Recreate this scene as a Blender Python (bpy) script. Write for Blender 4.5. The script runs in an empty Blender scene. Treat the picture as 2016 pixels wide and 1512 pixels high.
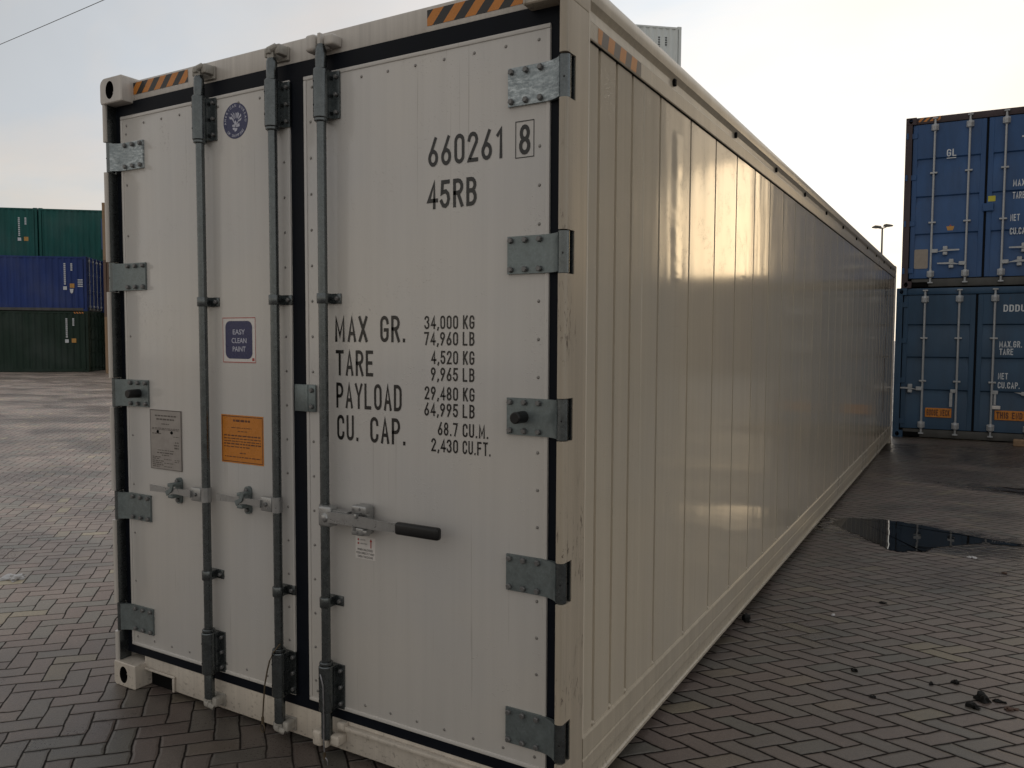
import bpy, bmesh, math, random
from mathutils import Vector, Matrix
R = math.radians
random.seed(7)
SC = bpy.context.scene
COL = SC.collection

# ------------------------------------------------------------------ camera
CAM = (3.58701, -2.31213, 1.69360); YAW, PITCH, ROLL, FPX = -0.526385, -0.057296, 0.00439, 1565.58
def camera():
    f = Vector((math.sin(YAW)*math.cos(PITCH), math.cos(YAW)*math.cos(PITCH), math.sin(PITCH)))
    r = Vector((math.cos(YAW), -math.sin(YAW), 0)); u = r.cross(f)
    r2 = r*math.cos(ROLL) + u*math.sin(ROLL); u2 = -r*math.sin(ROLL) + u*math.cos(ROLL)
    cd = bpy.data.cameras.new("camera"); co = bpy.data.objects.new("camera", cd); COL.objects.link(co)
    m = Matrix((r2, u2, -f)).transposed().to_4x4(); m.translation = CAM
    co.matrix_world = m
    cd.sensor_fit = 'HORIZONTAL'; cd.sensor_width = 36; cd.lens = FPX/2016*36
    cd.clip_start = .05; cd.clip_end = 3000
    SC.camera = co
camera()

# ------------------------------------------------------------------ sky, sun, exposure
SUN_YAW, SUN_EL = R(14.5), R(7.5)          # yaw from +Y towards +X
SUN_DIR = Vector((math.sin(SUN_YAW)*math.cos(SUN_EL), math.cos(SUN_YAW)*math.cos(SUN_EL), math.sin(SUN_EL)))
SC.view_settings.view_transform = 'Standard'; SC.view_settings.look = 'None'
SC.view_settings.exposure = 0.0; SC.view_settings.gamma = 1.0
SC.view_settings.use_curve_mapping = False

class NT:
    """small node-tree helper"""
    def __init__(s, tree): s.t = tree; tree.nodes.clear()
    def n(s, typ, **kw):
        nd = s.t.nodes.new(typ)
        for k, v in kw.items(): setattr(nd, k, v)
        return nd
    def l(s, a, b): s.t.links.new(a, b)
    def put(s, sock, v):
        if hasattr(v, 'links'): s.l(v, sock)
        elif v is not None: sock.default_value = v
    def m(s, op, a, b=None, c=None, clamp=False):
        nd = s.n('ShaderNodeMath', operation=op, use_clamp=clamp)
        for i, v in enumerate((a, b, c)):
            if v is not None: s.put(nd.inputs[i], v)
        return nd.outputs[0]
    def vm(s, op, a, b=None, out=0):
        nd = s.n('ShaderNodeVectorMath', operation=op)
        s.put(nd.inputs[0], a)
        if b is not None: s.put(nd.inputs[1], b)
        return nd.outputs['Value'] if op in ('DOT_PRODUCT', 'LENGTH') else nd.outputs[0]
    def noise(s, vec, scale, detail=4, rough=.55, dist=0, out='Fac'):
        nd = s.n('ShaderNodeTexNoise'); nd.inputs['Scale'].default_value = scale
        nd.inputs['Detail'].default_value = detail; nd.inputs['Roughness'].default_value = rough
        nd.inputs['Distortion'].default_value = dist
        if vec is not None: s.l(vec, nd.inputs['Vector'])
        return nd.outputs[out]
    def ramp(s, fac, stops, interp='LINEAR'):
        nd = s.n('ShaderNodeValToRGB'); nd.color_ramp.interpolation = interp
        el = nd.color_ramp.elements
        while len(el) < len(stops): el.new(.5)
        for e, (p, c) in zip(el, stops):
            e.position = p; e.color = (c, c, c, 1) if isinstance(c, (int, float)) else tuple(c)+(1,)
        s.l(fac, nd.inputs[0]); return nd.outputs[0]
    def mix(s, fac, a, b, blend='MIX'):
        nd = s.n('ShaderNodeMix', data_type='RGBA', blend_type=blend)
        s.put(nd.inputs[0], fac)
        for i, v in ((6, a), (7, b)):
            if isinstance(v, tuple): v = v+(1,) if len(v) == 3 else v
            s.put(nd.inputs[i], v)
        return nd.outputs[2]
    def map(s, vec, scale=(1, 1, 1), loc=(0, 0, 0), rot=(0, 0, 0)):
        nd = s.n('ShaderNodeMapping'); nd.inputs['Scale'].default_value = scale
        nd.inputs['Location'].default_value = loc; nd.inputs['Rotation'].default_value = rot
        s.l(vec, nd.inputs['Vector']); return nd.outputs[0]
    def xyz(s, vec):
        nd = s.n('ShaderNodeSeparateXYZ'); s.l(vec, nd.inputs[0]); return nd.outputs
    def comb(s, x, y, z=0.0):
        nd = s.n('ShaderNodeCombineXYZ')
        for i, v in enumerate((x, y, z)): s.put(nd.inputs[i], v)
        return nd.outputs[0]

def sky():
    w = bpy.data.worlds.new("World"); SC.world = w; w.use_nodes = True
    t = NT(w.node_tree)
    st = t.n('ShaderNodeTexSky', sky_type='NISHITA', sun_disc=False)
    st.sun_elevation = SUN_EL; st.sun_rotation = SUN_YAW
    st.air_density = 1.0; st.dust_density = 2.0; st.ozone_density = 1.0
    d = t.n('ShaderNodeTexCoord').outputs['Generated']
    x, y, z = t.xyz(d)
    up = t.m('MAXIMUM', z, 0.0)
    den = t.m('ADD', up, .22)
    pv = t.comb(t.m('DIVIDE', x, den), t.m('DIVIDE', y, den), 0.0)
    # how close a direction is to the sun: the cloud layer glows there
    dot = t.vm('DOT_PRODUCT', d, tuple(SUN_DIR))
    glow = t.ramp(t.m('MULTIPLY_ADD', dot, .5, .5),
                  [(0.0, .046), (.50, .048), (.60, .048), (.66, .052), (.78, .062), (.90, .087), (.955, .092), (.985, .094), (.997, .094), (1.0, .10)])
    tint = t.ramp(t.m('MULTIPLY_ADD', dot, .5, .5),
                  [(0.0, (1.04, 1.0, .94)), (.55, (1.02, 1.0, .97)), (.7, (.99, 1.0, 1.01)), (.94, (1.0, 1.0, .985)), (.98, (1.0, .95, .86)), (1.0, (1.0, .82, .58))])
    cl = t.mix(1.0, glow, tint, 'MULTIPLY')
    n1 = t.noise(pv, .75, 5, .5, .4)
    n2 = t.noise(t.map(pv, (1, 2.2, 1), (4.3, 1.7, 0), (0, 0, .5)), 1.3, 5, .55, .3)
    pink = t.ramp(n2, [(.36, (.90, .95, 1.0)), (.50, (1.0, .985, .97)), (.64, (1.07, 1.0, .945))])
    cl = t.mix(.8, cl, pink, 'MULTIPLY')
    dens = t.ramp(n1, [(.3, .90), (.5, 1.0), (.7, 1.08)])
    cl = t.mix(1.0, cl, dens, 'MULTIPLY')
    low = t.ramp(up, [(0.0, (1.20, 1.13, 1.02)), (.10, (1.16, 1.12, 1.05)), (.22, (.99, 1.0, 1.02)), (.38, (.92, .92, .93)), (.62, (.85, .86, .88)), (1.0, (.72, .73, .75))])
    cl = t.mix(1.0, cl, low, 'MULTIPLY')
    sc = t.vm('MULTIPLY', cl, (125.0, 125.0, 125.0))
    fac = t.ramp(n1, [(.30, .86), (.62, .97)])
    out = t.mix(fac, st.outputs[0], sc)
    bg = t.n('ShaderNodeBackground'); bg.inputs['Strength'].default_value = .10
    t.l(out, bg.inputs['Color'])
    t.l(bg.outputs[0], t.n('ShaderNodeOutputWorld').inputs['Surface'])
sky()
def sun():
    l = bpy.data.lights.new("sun", 'SUN'); l.energy = .060; l.angle = R(9); l.color = (1.0, .74, .44)
    o = bpy.data.objects.new("sun", l); COL.objects.link(o)
    o.rotation_euler = (-SUN_DIR).to_track_quat('-Z', 'Y').to_euler(); o.location = (40, 60, 40)
sun()

# ------------------------------------------------------------------ materials
MATS = {}
def mat(name):
    m = bpy.data.materials.new(name); m.use_nodes = True; MATS[name] = m
    t = NT(m.node_tree); b = t.n('ShaderNodeBsdfPrincipled'); o = t.n('ShaderNodeOutputMaterial')
    t.l(b.outputs[0], o.inputs[0]); return m, t, b
def bump(t, b, h, strength, dist):
    nd = t.n('ShaderNodeBump'); nd.inputs['Strength'].default_value = strength; nd.inputs['Distance'].default_value = dist
    t.l(h, nd.inputs['Height']); t.l(nd.outputs[0], b.inputs['Normal']); return nd
def objco(t): return t.n('ShaderNodeTexCoord').outputs['Object']
def pos(t): return t.n('ShaderNodeNewGeometry').outputs['Position']

def plain(name, col, rough=.5, metal=0.0, var=.12, scale=9.0, spec=.5):
    m, t, b = mat(name); p = objco(t)
    n = t.noise(p, scale, 5, .6)
    k = t.ramp(n, [(.3, 1-var), (.7, 1+var*.6)])
    t.l(t.mix(1.0, tuple(col), k, 'MULTIPLY'), b.inputs['Base Color'])
    b.inputs['Roughness'].default_value = rough; b.inputs['Metallic'].default_value = metal
    b.inputs['Specular IOR Level'].default_value = spec
    t.l(t.m('MULTIPLY_ADD', n, .2, rough-.1), b.inputs['Roughness'])
    return m

def reefer_paint(name, col, rough, streak, wave, scuff=0.0, grime=0.0, dents=()):
    """off-white gloss paint: vertical rain streaks, drops, faint waviness of the sheet, scuffs down to the primer"""
    m, t, b = mat(name); p = pos(t)
    s1 = t.noise(t.map(p, (14, 14, .35)), 1.6, 5, .65)
    s2 = t.noise(t.map(p, (60, 60, .8)), 1.0, 3, .6)
    k = t.ramp(s1, [(.35, 1-streak), (.62, 1.02)])
    k2 = t.ramp(s2, [(.33, 1-streak*.7), (.55, 1.0)])
    c = t.mix(1.0, tuple(col), k, 'MULTIPLY'); c = t.mix(1.0, c, k2, 'MULTIPLY')
    blot = t.noise(p, 1.4, 4, .5)
    c = t.mix(1.0, c, t.ramp(blot, [(.35, (.95, .955, .97)), (.65, (1.02, 1.0, .97))]), 'MULTIPLY')
    dl = t.m('MULTIPLY', t.ramp(t.noise(t.map(p, (70, 70, .55), (3, 1, 7)), 1.0, 4, .6), [(.655, 0.0), (.685, 1.0)]), t.ramp(t.noise(p, 2.2, 3, .5), [(.45, 0.0), (.6, .30)]))
    c = t.mix(dl, c, (.20, .175, .14))
    if scuff:
        a = t.noise(t.map(p, (55, 55, 12)), 1.0, 6, .72, 1.2)
        z = t.noise(p, 3.2, 3, .5)
        msk = t.m('MULTIPLY', t.ramp(a, [(.565, 0.0), (.60, 1.0)]), t.ramp(z, [(.45, 0.0), (.56, scuff)]))
        c = t.mix(msk, c, (.075, .055, .045))
    if grime:
        g = t.noise(t.map(p, (46, 46, 60)), 1.0, 6, .72)
        zz = t.xyz(p)[2]
        band = t.ramp(zz, [(.02, 1.0), (.22, 0.0)])
        msk = t.m('MULTIPLY', t.ramp(g, [(.56, 0.0), (.64, grime)]), band)
        c = t.mix(msk, c, (.10, .085, .065))
    t.l(c, b.inputs['Base Color'])
    r0 = t.m('MULTIPLY_ADD', blot, .05, rough-.025)
    t.l(r0, b.inputs['Roughness'])
    b.inputs['Specular IOR Level'].default_value = .42
    h1 = t.noise(t.map(p, (4.2, 4.2, .75)), 1.0, 2, .45)
    h = h1
    drop = t.n('ShaderNodeTexVoronoi'); drop.inputs['Scale'].default_value = 95; t.l(p, drop.inputs['Vector'])
    dr = t.m('MULTIPLY', t.ramp(drop.outputs['Distance'], [(.10, 1.0), (.26, 0.0)]), t.ramp(t.noise(p, 7, 3, .6), [(.5, 0.0), (.62, .0035)]))
    h = t.m('ADD', t.m('MULTIPLY', h1, wave), dr)
    for dy, lo, hi, amp in dents:      # creases pressed into the sheet: (place along the wall, from, to height, depth)
        _, py, pz = t.xyz(p)
        near = t.ramp(t.m('ABSOLUTE', t.m('SUBTRACT', py, t.m('MULTIPLY_ADD', t.noise(t.map(p, (.01, .01, 3)), 1.0, 3, .6), .06, dy-.03))), [(0.0, 1.0), (.085, 0.0)], 'EASE')
        span = t.m('MULTIPLY', t.m('GREATER_THAN', pz, lo), t.m('LESS_THAN', pz, hi))
        kz = t.ramp(t.noise(t.map(p, (.01, .01, 5), (dy, 0, 0)), 1.0, 3, .6), [(.38, 0.0), (.62, 1.0)])
        h = t.m('ADD', h, t.m('MULTIPLY', t.m('MULTIPLY', near, span), t.m('MULTIPLY', kz, amp)))
    bump(t, b, h, 1.0, .25)
    return m

def metal_mat(name, col, rough, metal, sc, wear=(.5, .56, .58), wearamt=.0, con=1.0):
    m, t, b = mat(name); p = pos(t)
    v = t.n('ShaderNodeTexVoronoi'); v.inputs['Scale'].default_value = sc*5; t.l(p, v.inputs['Vector'])
    n = t.noise(p, sc, 5, .6)
    k = t.ramp(t.m('ADD', t.m('MULTIPLY', v.outputs['Color'], .25), t.m('MULTIPLY', n, .75)), [(.3, 1-.32*con), (.7, 1+.22*con)])
    c = t.mix(1.0, tuple(col), k, 'MULTIPLY')
    if wearamt:
        a = t.noise(t.map(p, (30, 1, 90), (0, 0, 0), (0, .7, 0)), 1.0, 6, .7)
        zone = t.noise(p, 5, 3, .6)
        msk = t.m('MULTIPLY', t.ramp(a, [(.46, 0.0), (.60, 1.0)]), t.ramp(zone, [(.36, 0.0), (.56, wearamt)]))
        c = t.mix(msk, c, tuple(wear))
    t.l(c, b.inputs['Base Color']); b.inputs['Metallic'].default_value = metal
    t.l(t.m('MULTIPLY_ADD', n, .25, rough-.12), b.inputs['Roughness'])
    bump(t, b, n, .2, .0015)
    return m

reefer_paint('door_paint', (.605, .588, .562), .13, .018, .003)
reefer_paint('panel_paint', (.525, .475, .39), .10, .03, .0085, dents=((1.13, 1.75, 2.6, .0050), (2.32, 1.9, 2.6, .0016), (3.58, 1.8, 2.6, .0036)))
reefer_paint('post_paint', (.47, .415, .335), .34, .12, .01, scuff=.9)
reefer_paint('frame_paint', (.64, .605, .56), .28, .12, .01)
reefer_paint('sill_paint', (.62, .565, .49), .36, .10, .008, grime=.6)
reefer_paint('rail_paint', (.50, .45, .365), .28, .10, .008, grime=.95)
reefer_paint('trim_paint', (.62, .56, .47), .12, .05, .002)
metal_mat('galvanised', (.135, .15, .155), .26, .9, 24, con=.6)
metal_mat('galvanised_hinge', (.20, .235, .24), .42, .6, 30, con=.6)
metal_mat('galvanised_worn', (.30, .345, .365), .45, .55, 30, (.62, .68, .70), .85)
metal_mat('handle_steel', (.38, .385, .385), .30, .7, 30, con=.35)
plain('cast_steel', (.40, .38, .34), .55, .15, .25, 40)
plain('rubber', (.006, .008, .013), .5, 0, .2, 12, .12)
plain('black_grip', (.010, .010, .011), .38, 0, .15, 30, .4)
plain('black_hole', (.006, .006, .006), .8, 0, 0, 5, .1)
plain('bolt_steel', (.20, .20, .20), .45, .6, .25, 60)
plain('rivet_paint', (.27, .26, .245), .30, .5, .1, 60)
plain('black_vinyl', (.020, .019, .018), .22, 0, .1, 20, .5)
plain('orange_vinyl', (.60, .215, .025), .28, 0, .08, 20)
plain('orange_dull', (.50, .20, .045), .35, 0, .1, 20)
plain('grey_vinyl', (.115, .10, .09), .35, 0, .1, 20)
plain('navy_vinyl', (.022, .027, .105), .28, 0, .05, 20)
plain('white_vinyl', (.72, .69, .66), .28, 0, .04, 20)
plain('red_vinyl', (.42, .05, .04), .3, 0, .05, 20)
plain('decal_ink', (.10, .03, .012), .4, 0, .1, 30)
plain('decal_white', (.55, .56, .66), .3, 0, .1, 40)
plain('plate_metal', (.36, .335, .315), .40, .35, .12, 30)
plain('plate_ink', (.12, .105, .095), .5, 0, .2, 40)
plain('timber', (.30, .20, .12), .75, 0, .35, 18)
plain('seal_cable', (.12, .09, .055), .55, .4, .3, 60)
plain('wire_grey', (.30, .30, .32), .4, .8, .2, 60)
plain('mast_steel', (.13, .13, .12), .6, .3, .1, 3)
plain('dirt_black', (.010, .010, .010), .7, 0, .4, 60, .3)
plain('scrap_grey', (.50, .50, .51), .45, 0, .15, 30)
plain('leaf_brown', (.09, .05, .035), .7, 0, .4, 60)

def container_paint(name, col, rough=.42, rust=.25, dirt=.25):
    m, t, b = mat(name); p = objco(t)
    n = t.noise(t.map(p, (3, 3, .6)), 1.2, 5, .6)
    k = t.ramp(n, [(.3, 1-dirt), (.7, 1.08)])
    c = t.mix(1.0, tuple(col), k, 'MULTIPLY')
    fade = t.noise(p, .7, 4, .5)
    c = t.mix(t.ramp(fade, [(.45, 0.0), (.8, .10)]), c, (.28, .30, .32))
    b.inputs['Specular IOR Level'].default_value = .3
    a = t.noise(t.map(p, (8, 8, 4)), 1.6, 6, .7)
    c = t.mix(t.ramp(a, [(.66, 0.0), (.73, rust)]), c, (.10, .05, .03))
    t.l(c, b.inputs['Base Color'])
    t.l(t.m('MULTIPLY_ADD', n, .25, rough-.12), b.inputs['Roughness'])
    return m
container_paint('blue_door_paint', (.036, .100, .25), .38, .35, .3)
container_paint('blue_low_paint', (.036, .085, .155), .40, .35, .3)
container_paint('rusty_post', (.075, .055, .060), .6, .8, .4)
container_paint('grimy_sill', (.10, .10, .095), .6, .6, .4)
container_paint('navy_paint', (.022, .050, .20), .6)
container_paint('dark_green_paint', (.016, .036, .026), .65)
container_paint('teal_paint', (.012, .105, .095), .6)
container_paint('grey_paint', (.74, .79, .78), .5, .1, .1)
container_paint('tan_paint', (.30, .20, .12), .55, .5)
container_paint('red_paint', (.22, .050, .035), .55, .4)
container_paint('brown_paint', (.15, .10, .075), .55, .4)
plain('rod_galv', (.42, .44, .46), .45, .25, .15, 30)
plain('letter_white', (.66, .70, .74), .45, 0, .15, 30)
plain('letter_dark', (.05, .055, .06), .45, 0, .1, 30)
plain('label_yellow', (.55, .50, .03), .4, 0, .05, 20)
plain('label_amber', (.52, .27, .06), .4, 0, .1, 20)
plain('label_buff', (.30, .26, .22), .5, 0, .1, 20)
plain('stripe_blue', (.030, .10, .22), .5, 0, .1, 20)

def paving():
    m, t, b = mat('paving'); p = pos(t); x, y, z = t.xyz(p)
    W = .1045
    def lattice(adeg, bdeg, ox, oy):
        a, bb = R(adeg), R(bdeg); det = math.cos(a)*math.sin(bb)-math.sin(a)*math.cos(bb)
        X = t.m('ADD', x, ox); Y = t.m('ADD', y, oy)
        pp = t.m('MULTIPLY_ADD', X, math.sin(bb)/det/W, t.m('MULTIPLY', Y, -math.cos(bb)/det/W))
        qq = t.m('MULTIPLY_ADD', X, -math.sin(a)/det/W, t.m('MULTIPLY', Y, math.cos(a)/det/W))
        return pp, qq
    p1, q1 = lattice(-42, 46, .031, .017)
    p2, q2 = lattice(-17, 47, .0, .03)
    side = t.m('GREATER_THAN', t.m('ADD', x, t.m('MULTIPLY', y, -.0)), 2.25)
    mixf = lambda A, B: t.m('ADD', t.m('MULTIPLY', A, t.m('SUBTRACT', 1.0, side)), t.m('MULTIPLY', B, side))
    wob = t.noise(p, 5.0, 2, .5); wob2 = t.noise(t.map(p, (1, 1, 1), (7, 3, 1)), 5.0, 2, .5)
    P = t.m('ADD', mixf(p1, p2), t.m('MULTIPLY_ADD', wob, .30, -.15))
    Q = t.m('ADD', mixf(q1, q2), t.m('MULTIPLY_ADD', wob2, .30, -.15))
    i, j = t.m('FLOOR', P), t.m('FLOOR', Q)
    fp, fq = t.m('SUBTRACT', P, i), t.m('SUBTRACT', Q, j)
    k = t.m('FLOORED_MODULO', t.m('SUBTRACT', i, j), 4.0)
    eq = lambda v: t.m('COMPARE', k, v, .1)
    k1, k2, k3 = eq(1.0), eq(2.0), eq(3.0)
    ver = t.m('ADD', k2, k3); hor = t.m('SUBTRACT', 1.0, ver)
    u = t.m('ADD', fp, k1); v = t.m('ADD', fq, k2)
    Lu = t.m('ADD', 1.0, hor); Lv = t.m('ADD', 1.0, ver)
    du = t.m('MINIMUM', u, t.m('SUBTRACT', Lu, u)); dv = t.m('MINIMUM', v, t.m('SUBTRACT', Lv, v))
    d = t.m('MINIMUM', du, t.m('MULTIPLY', dv, t.m('MULTIPLY_ADD', side, -.30, 1.0)))
    jit = t.m('MULTIPLY_ADD', t.noise(p, 40, 3, .6), .05, -.025)
    d = t.m('ADD', d, jit)
    idv = t.comb(t.m('SUBTRACT', i, k1), t.m('SUBTRACT', j, k2), side)
    wn = t.n('ShaderNodeTexWhiteNoise', noise_dimensions='3D'); t.l(idv, wn.inputs['Vector'])
    rnd = wn.outputs['Value']; rcol = wn.outputs['Color']
    col = t.ramp(rnd, [(0.0, (.150, .118, .104)), (.30, (.176, .140, .122)), (.55, (.168, .142, .124)), (.75, (.145, .136, .118)), (.90, (.190, .150, .130)), (.975, (.200, .170, .130)), (1.0, (.225, .195, .14))])
    grain = t.noise(p, 260, 4, .7); grit = t.noise(p, 70, 4, .65)
    col = t.mix(1.0, col, t.ramp(grain, [(.3, .62), (.72, 1.42)]), 'MULTIPLY')
    col = t.mix(1.0, col, t.ramp(grit, [(.3, .76), (.7, 1.22)]), 'MULTIPLY')
    sp = t.n('ShaderNodeTexVoronoi'); sp.inputs['Scale'].default_value = 55; t.l(p, sp.inputs['Vector'])
    col = t.mix(t.ramp(sp.outputs['Distance'], [(.05, .8), (.10, 0.0)]), col, (.36, .33, .30))
    big = t.noise(p, .55, 5, .6)
    wet = t.ramp(t.noise(t.map(p, (.8, 1.0, 1), (3.1, 9.2, 0)), .8, 5, .62, .4), [(.40, 0.0), (.60, 1.0)])
    col = t.mix(1.0, col, t.ramp(big, [(.3, .82), (.7, 1.16)]), 'MULTIPLY')
    col = t.mix(1.0, col, t.ramp(wet, [(0.0, 1.06), (1.0, .62)]), 'MULTIPLY')
    col = t.mix(1.0, col, t.ramp(t.m('MULTIPLY_ADD', x, .06, .5), [(.20, 2.7), (.38, 1.9), (.50, 1.02), (.56, .80), (.66, .90)]), 'MULTIPLY')  # paints in brighter light to the left and shade near the container front
    def blobmask(cx, cy, rx, ry, ang, lo, hi):
        X = t.m('SUBTRACT', x, cx); Y = t.m('SUBTRACT', y, cy); ca, sa = math.cos(R(ang)), math.sin(R(ang))
        U = t.m('DIVIDE', t.m('ADD', t.m('MULTIPLY', X, ca), t.m('MULTIPLY', Y, sa)), rx)
        V = t.m('DIVIDE', t.m('SUBTRACT', t.m('MULTIPLY', Y, ca), t.m('MULTIPLY', X, sa)), ry)
        r = t.m('SQRT', t.m('ADD', t.m('MULTIPLY', U, U), t.m('MULTIPLY', V, V)))
        r = t.m('ADD', r, t.m('MULTIPLY_ADD', t.noise(p, 3.5, 5, .65), 1.1, -.55))
        return t.ramp(r, [(lo, 1.0), (hi, 0.0)])
    damp = t.m('MAXIMUM', blobmask(3.3, 5.32, 1.6, .62, -6, .55, 1.0), t.m('MAXIMUM', blobmask(4.6, 5.30, 1.6, .34, 2, .5, 1.0), blobmask(4.3, 8.2, 1.4, .42, -10, .5, .95)))
    damp = t.m('MAXIMUM', damp, t.m('MULTIPLY', blobmask(3.6, 11.3, 2.6, 1.6, 0, .4, 1.0), .7))
    col = t.mix(1.0, col, t.ramp(damp, [(0.0, 1.0), (1.0, .34)]), 'MULTIPLY')
    wet = t.m('MAXIMUM', wet, damp)
    # joint width differs from place to place; joints filled with pale sand here, dark and wet there
    jw = t.m('MULTIPLY_ADD', t.m('MULTIPLY_ADD', x, .12, .45, clamp=True), -.58, 1.58)
    joint = t.ramp(t.m('MULTIPLY', d, jw), [(.028, 1.0), (.076, 0.0)])
    jd = t.noise(p, 1.3, 4, .6)
    jc = t.ramp(jd, [(.48, (.012, .010, .009)), (.64, (.020, .016, .014)), (.78, (.11, .095, .085))])
    col = t.mix(joint, col, jc)
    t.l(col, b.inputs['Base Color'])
    ro = t.m('MULTIPLY_ADD', wet, -.22, .52)
    ro = t.m('ADD', ro, t.m('MULTIPLY', t.m('SUBTRACT', grit, .5), .3))
    ro = t.m('SUBTRACT', ro, t.m('MULTIPLY', damp, .16))
    t.l(t.m('ADD', ro, t.m('MULTIPLY', joint, .22)), b.inputs['Roughness'])
    t.l(t.m('MULTIPLY_ADD', joint, -.46, .5), b.inputs['Specular IOR Level'])
    hgt = t.m('ADD', t.m('MULTIPLY', t.ramp(d, [(0.0, 0.0), (.05, .55), (.13, 1.0)]), .006),
              t.m('ADD', t.m('MULTIPLY', grain, .0012), t.m('ADD', t.m('MULTIPLY', grit, .0015), t.m('MULTIPLY', rnd, .003))))
    tiltv = t.xyz(rcol)
    tilt = t.m('ADD', t.m('MULTIPLY', t.m('SUBTRACT', tiltv[0], .5), t.m('MULTIPLY', u, .0035)), t.m('MULTIPLY', t.m('SUBTRACT', tiltv[1], .5), t.m('MULTIPLY', v, .0035)))
    bump(t, b, t.m('ADD', hgt, tilt), .9, 1.0)
paving()
def water():
    m, t, b = mat('puddle_water'); p = pos(t)
    b.inputs['Base Color'].default_value = (.012, .012, .012, 1)
    b.inputs['Roughness'].default_value = .015; b.inputs['IOR'].default_value = 1.33
    n = t.noise(p, 3.0, 2, .5); bump(t, b, n, .05, .02)
    m, t, b = mat('wet_film'); p = pos(t)
    t.l(t.ramp(t.noise(p, 30, 4, .6), [(.3, (.018, .017, .017)), (.7, (.035, .032, .031))]), b.inputs['Base Color'])
    t.l(t.ramp(t.noise(t.map(p, (2, 6, 1)), 2.0, 4, .6), [(.3, .10), (.7, .30)]), b.inputs['Roughness'])
    bump(t, b, t.noise(p, 60, 4, .6), .25, .01)
water()

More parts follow.
